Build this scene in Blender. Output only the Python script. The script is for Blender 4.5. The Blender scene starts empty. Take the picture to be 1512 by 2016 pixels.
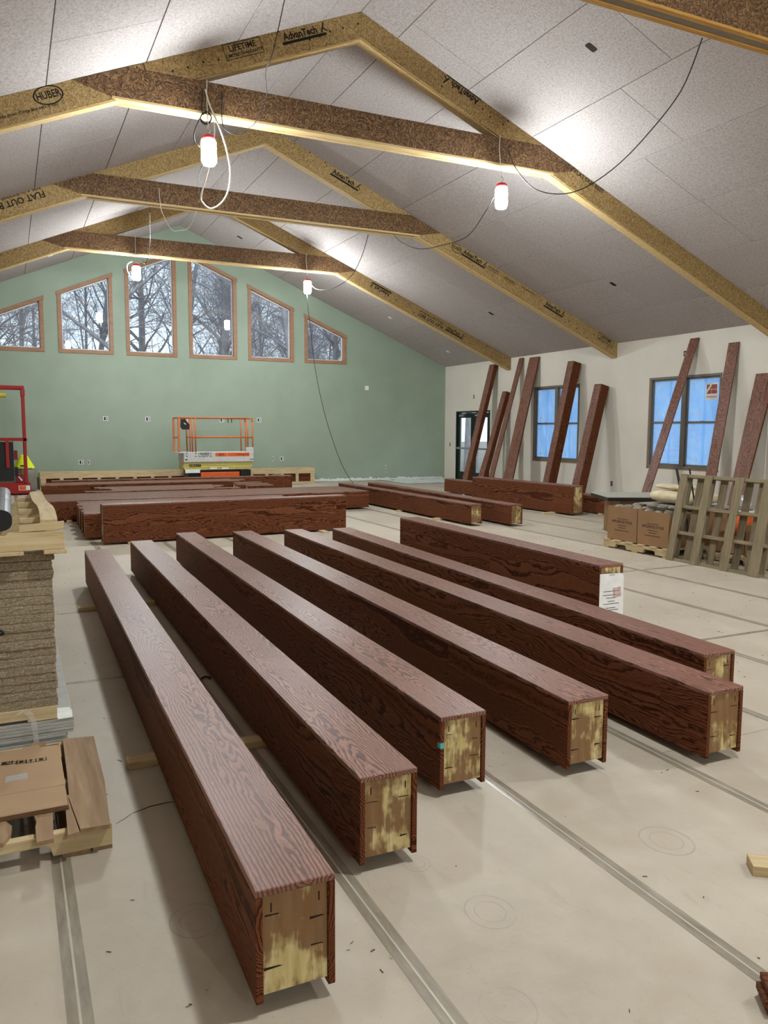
import bpy, bmesh, math, random
from mathutils import Vector, Matrix
random.seed(7)
SC = bpy.context.scene
COL = SC.collection
# ------------------------------------------------------------------ camera
FPX = 1559.8
CAMZ = 1.605
_yaw, _pit, _rol = 0.442058, 0.103857, 0.003887
CW = Vector((math.sin(_yaw)*math.cos(_pit), math.cos(_yaw)*math.cos(_pit), -math.sin(_pit)))
_r = Vector((math.cos(_yaw), -math.sin(_yaw), 0)); _u = _r.cross(CW)
CR = _r*math.cos(_rol) + _u*math.sin(_rol)
CU = -_r*math.sin(_rol) + _u*math.cos(_rol)
cd = bpy.data.cameras.new('camera'); cam = bpy.data.objects.new('camera', cd); COL.objects.link(cam)
cd.sensor_fit = 'VERTICAL'; cd.sensor_height = 36.0; cd.lens = FPX*36.0/2016.0
cd.clip_start = 0.05; cd.clip_end = 300
cam.matrix_world = Matrix(((CR.x, CU.x, -CW.x, 0), (CR.y, CU.y, -CW.y, 0), (CR.z, CU.z, -CW.z, CAMZ), (0, 0, 0, 1)))
SC.camera = cam
# ------------------------------------------------------------------ sky and exposure
LAMP = 450.0; LAMP_DOWN = 1900.0
wd = bpy.data.worlds.new('overcast_sky'); SC.world = wd; wd.use_nodes = True
bg = wd.node_tree.nodes['Background']
bg.inputs['Color'].default_value = (0.68, 0.84, 1.0, 1); bg.inputs['Strength'].default_value = 2.0
vs = SC.view_settings
vs.view_transform = 'Standard'; vs.look = 'None'; vs.exposure = 0.0; vs.gamma = 1.0; vs.use_curve_mapping = False
# ------------------------------------------------------------------ room measures (metres)
XR, XL, YF, YB = 13.126, -4.0, 23.037, -10.5       # right, left, far, back wall
XC, ZR, SL, ZW = 4.566, 7.240, 0.41853, 3.658     # ridge line, ridge height, roof slope, eave height
SA = math.atan(SL)
TR = [19.26, 14.86, 10.43, 6.04, 1.62, -2.8, -7.2]            # near face of each roof frame
# pixel -> direction -> point on a known plane
def ray(x, y): return CW + CR*((x-756)/FPX) - CU*((y-1008)/FPX)
def _at(d, t): return Vector((0, 0, CAMZ)) + d*t
def onz(x, y, z=0.0): d = ray(x, y); return _at(d, (z-CAMZ)/d.z)
def onx(x, y, X): d = ray(x, y); return _at(d, X/d.x)
def ony(x, y, Y): d = ray(x, y); return _at(d, Y/d.y)
def onceil(x, y):
    d = ray(x, y)
    for s in (1, -1):
        n = Vector((SL*s, 0, 1)); t = (ZR+SL*s*XC - CAMZ)/d.dot(n); P = _at(d, t)
        if t > 0 and s*(P.x-XC) >= -.05: return P
def ceil_z(x): return ZR - SL*abs(x-XC)
# ------------------------------------------------------------------ mesh helpers
class MB:
    def __init__(s): s.v = []; s.f = []
    def add(s, vs, fs, M=None):
        o = len(s.v)
        s.v += [tuple(M @ Vector(p)) if M is not None else tuple(p) for p in vs]
        s.f += [tuple(i+o for i in f) for f in fs]; return s
    def box(s, x0, x1, y0, y1, z0, z1, M=None):
        return s.add([(x0,y0,z0),(x1,y0,z0),(x1,y1,z0),(x0,y1,z0),(x0,y0,z1),(x1,y0,z1),(x1,y1,z1),(x0,y1,z1)],
                     [(0,3,2,1),(4,5,6,7),(0,1,5,4),(1,2,6,5),(2,3,7,6),(3,0,4,7)], M)
    def prism(s, poly, plane, d0, d1, M=None):
        n = len(poly)
        def P(a, b, d): return {'xz': (a, d, b), 'yz': (d, a, b), 'xy': (a, b, d)}[plane]
        vs = [P(a, b, d0) for a, b in poly] + [P(a, b, d1) for a, b in poly]
        fs = [tuple(range(n)), tuple(range(2*n-1, n-1, -1))] + [(i, (i+1) % n, n+(i+1) % n, n+i) for i in range(n)]
        return s.add(vs, fs, M)
    def tube(s, pts, r, n=6, cap=True):
        pts = [Vector(p) for p in pts]; k = len(pts); rr = r if isinstance(r, (list, tuple)) else [r]*k
        o = len(s.v); prev = None
        for i, p in enumerate(pts):
            t = (pts[min(i+1, k-1)] - pts[max(i-1, 0)])
            if t.length < 1e-9: t = Vector((0, 0, 1))
            t.normalize()
            if prev is None:
                a = t.cross(Vector((0, 0, 1)) if abs(t.z) < .9 else Vector((1, 0, 0))).normalized()
            else:
                a = (prev - t*prev.dot(t))
                a = a.normalized() if a.length > 1e-6 else t.orthogonal().normalized()
            prev = a; b = t.cross(a)
            for j in range(n):
                q = 2*math.pi*j/n
                s.v.append(tuple(p + a*(math.cos(q)*rr[i]) + b*(math.sin(q)*rr[i])))
        for i in range(k-1):
            for j in range(n):
                s.f.append((o+i*n+j, o+i*n+(j+1) % n, o+(i+1)*n+(j+1) % n, o+(i+1)*n+j))
        if cap:
            s.f.append(tuple(o+j for j in range(n-1, -1, -1))); s.f.append(tuple(o+(k-1)*n+j for j in range(n)))
        return s
    def lathe(s, prof, n=16, M=None, c=(0, 0)):
        vs = []; fs = []; k = len(prof)
        for r, z in prof:
            for j in range(n):
                q = 2*math.pi*j/n; vs.append((c[0]+r*math.cos(q), c[1]+r*math.sin(q), z))
        for i in range(k-1):
            for j in range(n):
                fs.append((i*n+j, i*n+(j+1) % n, (i+1)*n+(j+1) % n, (i+1)*n+j))
        fs.append(tuple(range(n-1, -1, -1))); fs.append(tuple((k-1)*n+j for j in range(n)))
        return s.add(vs, fs, M)
    def mesh(s, name, smooth=False, bevel=0.0, shift=None):
        me = bpy.data.meshes.new(name)
        vs_ = s.v if shift is None else [(a-shift[0], b-shift[1], c-shift[2]) for a, b, c in s.v]
        me.from_pydata(vs_, [], s.f)
        bm = bmesh.new(); bm.from_mesh(me)
        bmesh.ops.recalc_face_normals(bm, faces=bm.faces)
        if bevel:
            es = [e for e in bm.edges if len(e.link_faces) == 2 and e.calc_face_angle(0) > .6]
            bmesh.ops.bevel(bm, geom=es, offset=bevel, segments=1, affect='EDGES', clamp_overlap=True)
        bm.to_mesh(me); bm.free()
        if smooth:
            for p in me.polygons: p.use_smooth = True
        return me
def link(name, me, m, parent=None):
    o = bpy.data.objects.new(name, me)
    if m is not None and not me.materials: me.materials.append(m)
    COL.objects.link(o)
    if parent is not None: o.parent = parent
    return o
def tag(o, label=None, cat=None, group=None, kind=None):
    if label: o['label'] = label
    if cat: o['category'] = cat
    if group: o['group'] = group
    if kind: o['kind'] = kind
    return o
def thing(name, label, cat, loc=(0, 0, 0), rot=None, group=None):
    o = bpy.data.objects.new(name, None); COL.objects.link(o); o.empty_display_size = .05
    o.location = loc
    if rot is not None: o.rotation_euler = rot
    o['label'] = label; o['category'] = cat
    if group: o['group'] = group
    return o
def part(mb, name, m, parent, smooth=False, bevel=0.0, world=False, label=None):
    sh = tuple(parent_world(parent)) if world else None
    o = link(name, mb.mesh(name, smooth, bevel, sh), m, parent)
    if label: o['label'] = label
    return o
def parent_world(p):
    v = Vector((0, 0, 0))
    while p is not None: v = v + p.location; p = p.parent
    return v
def solid(mb, name, m, label, cat, loc=(0, 0, 0), smooth=False, bevel=0.0, group=None, world=True, kind=None):
    o = link(name, mb.mesh(name, smooth, bevel, tuple(loc) if world else None), m); o.location = loc
    return tag(o, label, cat, group, kind)
def copy_tree(o, parent=None):
    c = o.copy(); COL.objects.link(c)
    if parent is not None: c.parent = parent
    for ch in list(o.children): copy_tree(ch, c)
    return c
def bz(p0, p1, p2, p3, n=10):
    out = []
    for i in range(n+1):
        t = i/n; out.append(Vector(p0)*(1-t)**3 + Vector(p1)*3*t*(1-t)**2 + Vector(p2)*3*t*t*(1-t) + Vector(p3)*t**3)
    return out
def smooth_path(P, n=6):
    P = [Vector(p) for p in P]; out = []
    for i in range(len(P)-1):
        a, b, c, d = P[max(i-1, 0)], P[i], P[i+1], P[min(i+2, len(P)-1)]
        for k in range(n):
            t = k/n
            out.append(.5*((2*b) + (c-a)*t + (2*a-5*b+4*c-d)*t*t + (3*b-a-3*c+d)*t**3))
    out.append(P[-1]); return out
# ------------------------------------------------------------------ materials
def srgb(r, g, b):
    f = lambda c: (c/255/12.92) if c/255 <= .04045 else ((c/255+.055)/1.055)**2.4
    return (f(r), f(g), f(b), 1)
class NT:
    def __init__(s, name):
        s.m = bpy.data.materials.new(name); s.m.use_nodes = True; s.t = s.m.node_tree
        s.b = s.t.nodes['Principled BSDF']; s.out = s.t.nodes['Material Output']
    def n(s, typ, **kw):
        nd = s.t.nodes.new('ShaderNode'+typ)
        for k, v in kw.items():
            if k.startswith('_'): nd.inputs[k[1:]].default_value = v
            else: setattr(nd, k, v)
        return nd
    def l(s, a, b): s.t.links.new(a, b)
    def coord(s, scale=(1, 1, 1), kind='Object', rnd=0.0):
        tc = s.n('TexCoord'); mp = s.n('Mapping'); mp.inputs['Scale'].default_value = scale
        s.l(tc.outputs[kind], mp.inputs['Vector'])
        if rnd:
            oi = s.n('ObjectInfo'); mu = s.n('Math', operation='MULTIPLY'); mu.inputs[1].default_value = rnd
            s.l(oi.outputs['Random'], mu.inputs[0]); cx = s.n('CombineXYZ')
            for i in range(3): s.l(mu.outputs[0], cx.inputs[i])
            s.l(cx.outputs[0], mp.inputs['Location'])
        return mp.outputs[0]
    def math(s, op, a, b=None, clamp=False):
        m = s.n('Math', operation=op); m.use_clamp = clamp
        for i, x in enumerate((a, b)):
            if x is None: continue
            if isinstance(x, (int, float)): m.inputs[i].default_value = x
            else: s.l(x, m.inputs[i])
        return m.outputs[0]
    def noise(s, vec, scale, detail=3, rough=.5, dist=0):
        nd = s.n('TexNoise'); nd.inputs['Scale'].default_value = scale; nd.inputs['Detail'].default_value = detail
        nd.inputs['Roughness'].default_value = rough; nd.inputs['Distortion'].default_value = dist
        s.l(vec, nd.inputs['Vector']); return nd.outputs['Fac']
    def ramp(s, fac, stops, interp='LINEAR'):
        r = s.n('ValToRGB'); r.color_ramp.interpolation = interp; e = r.color_ramp.elements
        while len(e) < len(stops): e.new(.5)
        for i, (p, c) in enumerate(stops): e[i].position = p; e[i].color = c if len(c) == 4 else (*c, 1)
        s.l(fac, r.inputs[0]); return r.outputs[0]
    def mix(s, fac, a, b, mode='MIX'):
        m = s.n('MixRGB', blend_type=mode)
        for i, x in enumerate((fac, a, b)):
            if isinstance(x, (int, float)): m.inputs[i].default_value = x
            elif isinstance(x, tuple): m.inputs[i].default_value = x if len(x) == 4 else (*x, 1)
            else: s.l(x, m.inputs[i])
        return m.outputs[0]
    def bump(s, h, strength=.3, dist=.01):
        b = s.n('Bump'); b.inputs['Strength'].default_value = strength; b.inputs['Distance'].default_value = dist
        s.l(h, b.inputs['Height']); s.l(b.outputs[0], s.b.inputs['Normal'])
    def set(s, color=None, rough=None, metal=None, spec=None):
        if color is not None:
            if isinstance(color, tuple): s.b.inputs['Base Color'].default_value = color if len(color) == 4 else (*color, 1)
            else: s.l(color, s.b.inputs['Base Color'])
        if rough is not None:
            if isinstance(rough, (int, float)): s.b.inputs['Roughness'].default_value = rough
            else: s.l(rough, s.b.inputs['Roughness'])
        if metal is not None: s.b.inputs['Metallic'].default_value = metal
        if spec is not None: s.b.inputs['Specular IOR Level'].default_value = spec
        return s.m
def plain(name, col, rough=.6, metal=0, var=.06, scale=12, spec=.4):
    t = NT(name); v = t.coord(rnd=9)
    n = t.noise(v, scale, 4)
    c = srgb(*col); d = tuple(x*(1-2.2*var) for x in c[:3])+(1,); u = tuple(min(1, x*(1+1.4*var)) for x in c[:3])+(1,)
    return t.set(t.ramp(n, [(.25, d), (.75, u)]), rough, metal, spec)
M = {}
def oak(name='stained_oak', painted_sheen=False):
    t = NT(name); tc = t.n('TexCoord'); sx = t.n('SeparateXYZ'); t.l(tc.outputs['Object'], sx.inputs[0])
    x, y, z = sx.outputs
    oi = t.n('ObjectInfo'); rnd = t.math('MULTIPLY', oi.outputs['Random'], 37.0)
    xs = t.math('ADD', x, rnd)
    seg = t.math('FLOOR', t.math('MULTIPLY', xs, .62))           # veneer lengths joined end to end
    segr = t.math('FRACT', t.math('MULTIPLY', t.math('SINE', t.math('MULTIPLY', seg, 12.99)), 437.5))
    cv = t.n('CombineXYZ'); t.l(t.math('ADD', t.math('MULTIPLY', xs, .55), t.math('MULTIPLY', segr, 40)), cv.inputs[0])
    t.l(t.math('MULTIPLY', y, 2.5), cv.inputs[1]); t.l(t.math('MULTIPLY', z, 2.5), cv.inputs[2])
    n1 = t.noise(cv.outputs[0], 1.5, 1, .4)
    n2 = t.noise(cv.outputs[0], 7.0, 2, .5)
    h = t.math('ADD', t.math('MULTIPLY', t.math('SUBTRACT', n1, .5), .42), t.math('MULTIPLY', t.math('SUBTRACT', n2, .5), .085))
    yy = t.math('ADD', y, t.math('MULTIPLY', t.math('SUBTRACT', segr, .5), .10))
    zz = t.math('ADD', t.math('SUBTRACT', z, .30), h)
    r = t.math('SQRT', t.math('ADD', t.math('MULTIPLY', yy, yy), t.math('MULTIPLY', zz, zz)))
    cf = t.n('CombineXYZ'); t.l(t.math('MULTIPLY', xs, 26), cf.inputs[0]); t.l(t.math('MULTIPLY', y, 60), cf.inputs[1]); t.l(t.math('MULTIPLY', z, 60), cf.inputs[2])
    nf = t.noise(cf.outputs[0], 1.0, 3, .6)
    ph = t.math('ADD', t.math('MULTIPLY', r, 74.0), t.math('MULTIPLY', nf, .75))
    fr = t.math('FRACT', ph)
    c1 = t.ramp(fr, [(0, srgb(62, 33, 24)), (.20, srgb(80, 46, 35)), (.46, srgb(146, 98, 80)), (.84, srgb(158, 110, 92)), (1, srgb(84, 49, 37))]) if painted_sheen else t.ramp(fr, [(0, srgb(48, 22, 11)), (.16, srgb(60, 29, 15)), (.36, srgb(112, 66, 42)), (.86, srgb(126, 77, 51)), (1, srgb(62, 31, 17))])  # first ramp is paler and pinker, with the lamp sheen painted in
    cp = t.n('CombineXYZ'); t.l(t.math('MULTIPLY', xs, 22), cp.inputs[0]); t.l(t.math('MULTIPLY', y, 420), cp.inputs[1]); t.l(t.math('MULTIPLY', z, 420), cp.inputs[2])
    pores = t.noise(cp.outputs[0], 1.0, 2, .6)
    c2 = t.mix(t.ramp(pores, [(.45, (0, 0, 0)), (.68, (.55, .55, .55))]), c1, srgb(57, 28, 14))
    tone = t.noise(cv.outputs[0], 1.1, 2)
    c3 = t.mix(t.ramp(tone, [(.3, (0, 0, 0)), (.7, (.35, .35, .35))]), c2, srgb(80, 41, 20))
    t.bump(t.math('ADD', fr, pores), .06, .002)
    if painted_sheen:   # pale haze mixed in: lamp sheen painted into this oak's colour
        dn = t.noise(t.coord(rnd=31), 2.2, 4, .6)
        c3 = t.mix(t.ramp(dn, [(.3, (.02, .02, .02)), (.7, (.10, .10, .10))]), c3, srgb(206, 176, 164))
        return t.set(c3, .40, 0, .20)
    return t.set(c3, .58, 0, .08)
def osb(name, cols, sc=9, strand=3.6):
    t = NT(name); v = t.coord(rnd=5)
    vo = t.n('TexVoronoi', feature='F1'); vo.inputs['Scale'].default_value = sc; t.l(v, vo.inputs['Vector'])
    sp = t.n('SeparateXYZ'); t.l(vo.outputs['Color'], sp.inputs[0])
    vr = t.n('VectorRotate', rotation_type='Y_AXIS'); t.l(v, vr.inputs['Vector']); t.l(t.math('MULTIPLY', sp.outputs[0], 6.28), vr.inputs['Angle'])
    mp = t.n('Mapping'); mp.inputs['Scale'].default_value = (1, 1, strand); t.l(vr.outputs[0], mp.inputs['Vector'])
    v2 = t.n('TexVoronoi', feature='F1'); v2.inputs['Scale'].default_value = sc*1.9; t.l(mp.outputs[0], v2.inputs['Vector'])
    s2 = t.n('SeparateXYZ'); t.l(v2.outputs['Color'], s2.inputs[0])
    n = t.noise(v, 60, 3)
    f = t.math('ADD', t.math('MULTIPLY', s2.outputs[1], .8), t.math('MULTIPLY', n, .25))
    c = t.ramp(f, [(.1, srgb(*cols[0])), (.35, srgb(*cols[1])), (.65, srgb(*cols[2])), (.95, srgb(*cols[3]))])
    t.bump(f, .25, .003)
    return t.set(c, .62, 0, .3)
def boards(name, c0, c1, c2, sc=(3, 40, 40), rough=.7):
    t = NT(name); v = t.coord(sc, rnd=20)
    n = t.noise(v, 1.2, 4, .6, .4); v2 = t.coord((1.2, 3, 3), rnd=7); n2 = t.noise(v2, 2.0, 2)
    c = t.ramp(n, [(.25, srgb(*c0)), (.5, srgb(*c1)), (.75, srgb(*c2))])
    oi = t.n('ObjectInfo')
    c = t.mix(t.math('MULTIPLY', n2, .35), c, srgb(*c0))
    c = t.mix(t.math('MULTIPLY', oi.outputs['Random'], .3), c, srgb(*c1))
    t.bump(n, .2, .003)
    return t.set(c, rough, 0, .3)
def make_mats():
    M['oak'] = oak(); M['oak_sheen'] = oak('stained_oak_painted_sheen', True)
    M['osb'] = osb('rough_osb', [(50, 34, 21), (86, 62, 38), (112, 82, 53), (150, 118, 82)], 13, 4.5)
    M['adv'] = osb('smooth_osb', [(118, 92, 52), (150, 122, 76), (168, 140, 92), (186, 162, 116)], 16, 3.0)
    M['pine'] = boards('pine_lumber', (168, 144, 106), (196, 174, 134), (214, 197, 160))
    M['pine_y'] = boards('pine_lumber_lengthwise', (168, 144, 106), (196, 174, 134), (214, 197, 160), (40, 3, 40))
    M['old_y'] = boards('worn_deck_board', (122, 96, 68), (150, 122, 92), (170, 144, 114), (30, 2.2, 30))
    M['old_gy'] = boards('weathered_crosspiece', (104, 90, 68), (138, 124, 98), (162, 148, 120), (40, 3, 40))
    M['old_z'] = boards('weathered_upright', (104, 90, 68), (138, 124, 98), (162, 148, 120), (40, 40, 3))
    M['tie_edge'] = boards('pale_edge_lumber', (182, 150, 98), (208, 180, 128), (222, 200, 152))
    M['pine_end'] = plain('pine_end', (208, 186, 140), .8, 0, .1, 40)
    M['oldwood'] = boards('weathered_lumber', (112, 98, 78), (146, 132, 108), (170, 156, 130))
    M['ochre'] = boards('edge_lumber', (150, 104, 46), (182, 136, 66), (200, 158, 88))
    M['greystrip'] = plain('grey_strip', (140, 132, 122), .8)
    # painted walls
    t = NT('sage_green_paint'); v = t.coord(); n = t.noise(v, 1.3, 3); t.bump(t.noise(v, 220, 2), .05, .002)
    M['green'] = t.set(t.ramp(n, [(.3, srgb(142, 156, 138)), (.7, srgb(150, 164, 146))]), .55, 0, .35)
    t = NT('off_white_paint'); v = t.coord(); n = t.noise(v, 1.1, 3); t.bump(t.noise(v, 220, 2), .05, .002)
    M['white'] = t.set(t.ramp(n, [(.3, srgb(216, 209, 196)), (.7, srgb(224, 217, 205))]), .6, 0, .3)
    # wood-fibre ceiling panels
    t = NT('wood_fibre_panel'); v = t.coord(rnd=11); vd = t.noise(v, 38, 2, .5)
    n = t.noise(v, 95, 3, .7, 2.2); n3 = t.noise(v, 1.1, 3); oi = t.n('ObjectInfo')
    f = t.math('ADD', t.math('MULTIPLY', n, .7), t.math('MULTIPLY', vd, .3))
    c = t.ramp(f, [(.33, srgb(114, 106, 102)), (.47, srgb(176, 167, 163)), (.62, srgb(208, 201, 198))])
    c = t.mix(t.math('MULTIPLY', n3, .25), c, srgb(160, 148, 144))
    c = t.mix(t.math('MULTIPLY', oi.outputs['Random'], .12), c, srgb(134, 126, 123))
    t.bump(n, .5, .006); M['ceil'] = t.set(c, .95, 0, .05)
    t = NT('wood_fibre_edge'); v = t.coord((1, 1, 1.5), rnd=11); n = t.noise(v, 120, 4, .8, 1.6)
    c = t.ramp(n, [(.34, srgb(92, 76, 56)), (.5, srgb(166, 148, 120)), (.66, srgb(220, 206, 180))])
    t.bump(n, .8, .012); M['fibre_edge'] = t.set(c, .95, 0, .05)
    # floor protection board
    t = NT('floor_protection_board'); v = t.coord(); oi = t.n('ObjectInfo')
    n1 = t.noise(v, .9, 4); n2 = t.noise(v, 6, 4, .6); n3 = t.noise(v, 90, 2)
    c = t.ramp(n1, [(.3, srgb(170, 158, 140)), (.7, srgb(190, 178, 160))])
    c = t.mix(t.ramp(n2, [(.4, (0, 0, 0)), (.72, (.5, .5, .5))]), c, srgb(198, 188, 172))
    c = t.mix(t.ramp(n3, [(.62, (0, 0, 0)), (.8, (.3, .3, .3))]), c, srgb(120, 108, 92))
    sm = t.noise(t.coord((2.2, .7, 1)), 3.2, 5, .7, 1.2)
    c = t.mix(t.ramp(sm, [(.58, (0, 0, 0)), (.74, (.28, .28, .28))]), c, srgb(140, 128, 112))
    c = t.mix(t.math('MULTIPLY', oi.outputs['Random'], .18), c, srgb(160, 146, 128))
    t.bump(n2, .06, .003)
    M['floor'] = t.set(c, t.ramp(n2, [(.3, (.42, .42, .42)), (.7, (.62, .62, .62))]), 0, .35)
    t = NT('seam_tape'); v = t.coord((6, 1, 1)); n = t.noise(v, 5, 4, .7)
    M['tape'] = t.set(t.ramp(n, [(.3, srgb(126, 116, 102)), (.6, srgb(150, 140, 124)), (.8, srgb(170, 160, 146))]), .3, 0, .5)
    M['tapeline'] = plain('tape_line', (190, 181, 166), .35)
    # beam ends
    t = NT('stain_smeared_end'); v = t.coord((1, 1, 1), rnd=13); vs_ = t.coord((1, 40, 6), rnd=13)
    st = t.noise(vs_, 1.0, 4, .65); bl = t.noise(v, 6.5, 3, .6)
    m = t.math('ADD', t.math('MULTIPLY', st, .45), t.math('MULTIPLY', bl, .75))
    gr = t.noise(t.coord((1, 14, 2), rnd=3), 3, 3)
    pale = t.ramp(gr, [(.3, srgb(178, 158, 98)), (.7, srgb(214, 198, 148))])
    M['beam_end'] = t.set(t.mix(t.ramp(m, [(.50, (0, 0, 0)), (.60, (.85, .85, .85))]), pale, srgb(112, 72, 44)), .65, 0, .3)
    M['slot'] = plain('dark_slot', (40, 26, 18), .9)
    M['black'] = plain('black_plastic', (18, 18, 20), .45)
    M['blackmetal'] = plain('black_metal', (24, 28, 28), .4, .3)
    M['cord_black'] = plain('black_cord', (26, 24, 24), .5)
    M['cord_white'] = plain('white_cord', (222, 214, 198), .5)
    M['ink'] = plain('black_ink', (22, 18, 14), .8)
    M['red'] = plain('red_paint', (146, 16, 16), .4, 0, .05)
    M['lampred'] = plain('red_cap', (205, 40, 44), .4)
    M['orange'] = plain('orange_paint', (196, 104, 56), .45)
    M['orange2'] = plain('bright_orange', (216, 92, 28), .45)
    M['liftgrey'] = plain('light_grey_paint', (196, 194, 190), .5)
    M['liftcream'] = plain('pale_olive_paint', (196, 186, 120), .5)
    M['rubber'] = plain('rubber', (30, 28, 26), .85)
    M['card'] = plain('cardboard', (168, 138, 106), .85, 0, .04, 5)
    M['card2'] = plain('cardboard_dark', (146, 112, 78), .85, 0, .05, 4)
    M['cardin'] = plain('cardboard_edge', (104, 74, 46), .9)
    M['dry'] = plain('drywall_paper', (168, 166, 158), .8)
    M['dryw'] = plain('drywall_white', (226, 224, 218), .8)
    M['paper'] = plain('white_paper', (226, 224, 222), .6)
    M['sticker'] = plain('white_sticker', (232, 232, 232), .6)
    M['rust'] = plain('brick_red_print', (164, 92, 74), .6)
    M['hiviz'] = plain('yellow_cloth', (224, 238, 40), .7, 0, .05, 30)
    M['greybag'] = plain('grey_plastic', (120, 116, 104), .5)
    M['yellow'] = plain('yellow_pad', (206, 192, 60), .6)
    M['stone'] = plain('field_stone', (138, 128, 114), .9, 0, .25, 14)
    M['sack'] = plain('sack_cloth', (200, 184, 152), .8, 0, .12, 9)
    M['blacktop'] = plain('grey_slab', (158, 154, 144), .6)
    M['teal'] = plain('teal_tape', (84, 176, 176), .5)
    M['casing'] = boards('oak_casing', (136, 100, 74), (158, 120, 92), (170, 132, 104), (3, 3, 12), .5)
    M['vinyl'] = plain('white_vinyl', (214, 216, 218), .4)
    M['bronze'] = plain('taupe_frame', (112, 106, 98), .5)
    M['doorgreen'] = plain('dark_green_frame', (22, 34, 30), .4)
    M['alu'] = plain('aluminium', (170, 172, 172), .35, .6)
    M['plastic_sheet'] = plain('white_plastic', (226, 228, 224), .3)
    M['roll'] = plain('grey_wrap', (92, 92, 98), .42, 0, .2, 6)
    M['chip'] = plain('wood_chip', (92, 74, 54), .9, 0, .3, 60)
    M['bark'] = boards('hazed_bark', (140, 134, 134), (172, 168, 170), (206, 204, 206), (8, 8, 2), .95)  # bark paled so that outdoor haze is part of its colour
    M['leaf'] = plain('leaf_litter', (150, 140, 130), .95, 0, .2, 3)
    # glass: see-through with a mirror-like sheen
    t = NT('window_glass'); tr = t.n('BsdfTransparent'); gl = t.n('BsdfGlossy'); gl.inputs['Roughness'].default_value = .01
    lw = t.n('LayerWeight'); lw.inputs['Blend'].default_value = .5; mx = t.n('MixShader')
    t.l(t.math('ADD', t.math('MULTIPLY', t.math('POWER', lw.outputs['Facing'], 4.0), .9), .085, True), mx.inputs[0]); t.l(tr.outputs[0], mx.inputs[1]); t.l(gl.outputs[0], mx.inputs[2]); t.l(mx.outputs[0], t.out.inputs[0])
    M['glass'] = t.m
    # blue protective film: light from outside glows through it
    t = NT('blue_film'); v = t.coord((1, 1, 1), rnd=6); n = t.noise(v, 3.5, 4, .6)
    c = t.ramp(n, [(.3, srgb(150, 196, 248)), (.6, srgb(170, 210, 252)), (.8, srgb(205, 230, 255))])
    tl = t.n('BsdfTranslucent'); df = t.n('BsdfDiffuse'); mx = t.n('MixShader'); mx.inputs[0].default_value = .15
    t.l(c, tl.inputs[0]); t.l(c, df.inputs[0]); t.l(tl.outputs[0], mx.inputs[1]); t.l(df.outputs[0], mx.inputs[2]); t.l(mx.outputs[0], t.out.inputs[0])
    M['film'] = t.m
    t = NT('pale_film_fold'); tl = t.n('BsdfTranslucent'); tl.inputs[0].default_value = srgb(225, 240, 252); t.l(tl.outputs[0], t.out.inputs[0]); M['film2'] = t.m
    t = NT('clear_wrap'); tr = t.n('BsdfTransparent'); df = t.n('BsdfDiffuse'); df.inputs[0].default_value = (.8, .8, .8, 1); gl = t.n('BsdfGlossy'); gl.inputs['Roughness'].default_value = .2
    m1 = t.n('MixShader'); m1.inputs[0].default_value = .4; t.l(df.outputs[0], m1.inputs[1]); t.l(gl.outputs[0], m1.inputs[2])
    mx = t.n('MixShader'); mx.inputs[0].default_value = .45; t.l(tr.outputs[0], mx.inputs[1]); t.l(m1.outputs[0], mx.inputs[2]); t.l(mx.outputs[0], t.out.inputs[0]); M['wrap'] = t.m
    t = NT('lamp_glow'); em = t.n('Emission'); em.inputs['Color'].default_value = (.93, 1.0, 1.02, 1); em.inputs['Strength'].default_value = LAMP
    t.l(em.outputs[0], t.out.inputs[0]); M['glow'] = t.m
    t = NT('lamp_lens_glow'); em = t.n('Emission'); em.inputs['Color'].default_value = (.93, 1.0, 1.02, 1); em.inputs['Strength'].default_value = LAMP_DOWN
    t.l(em.outputs[0], t.out.inputs[0]); M['glow_down'] = t.m
    M['stamp'] = plain('faint_stamp_ink', (170, 160, 144), .6)
    M['stain'] = plain('faint_rust_stain', (196, 172, 164), .7, 0, .15, 30)
    M['smudge'] = plain('chalk_smudge', (150, 128, 118), .8)
make_mats()
# lettering: flat print laid on a face, made from the built-in font
_fc = {}
def text_mesh(s, size, bold=0.0, xs=1.0):
    k = (s, size, bold, xs)
    if k in _fc: return _fc[k]
    cu = bpy.data.curves.new('txt', 'FONT'); cu.body = s; cu.size = size; cu.align_x = 'CENTER'; cu.align_y = 'CENTER'
    cu.offset = bold*size; cu.resolution_u = 2
    ob = bpy.data.objects.new('txt', cu); COL.objects.link(ob)
    dg = bpy.context.evaluated_depsgraph_get(); dg.update()
    me = bpy.data.meshes.new_from_object(ob.evaluated_get(dg))
    bpy.data.objects.remove(ob); bpy.data.curves.remove(cu)
    me.name = 'lettering'; me.materials.clear()
    if xs != 1: me.transform(Matrix.Diagonal((xs, 1, 1, 1)))
    _fc[k] = me; return me
def letters(s, size, parent, center, right, up, m, bold=0.0, xs=1.0, name='lettering'):
    """text centred at world point, along world vectors right/up"""
    me = text_mesh(s, size, bold, xs)
    o = bpy.data.objects.new(name, me)
    if not me.materials: me.materials.append(m)
    COL.objects.link(o)
    r = Vector(right).normalized(); u = Vector(up).normalized(); n = r.cross(u)
    W = Matrix(((r.x, u.x, n.x, center[0]), (r.y, u.y, n.y, center[1]), (r.z, u.z, n.z, center[2]), (0, 0, 0, 1)))
    if parent is not None:
        o.parent = parent
        PM = Matrix.Identity(4); p = parent
        while p is not None: PM = p.matrix_basis @ PM; p = p.parent
        o.matrix_basis = PM.inverted() @ W
    else: o.matrix_basis = W
    return o
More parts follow.
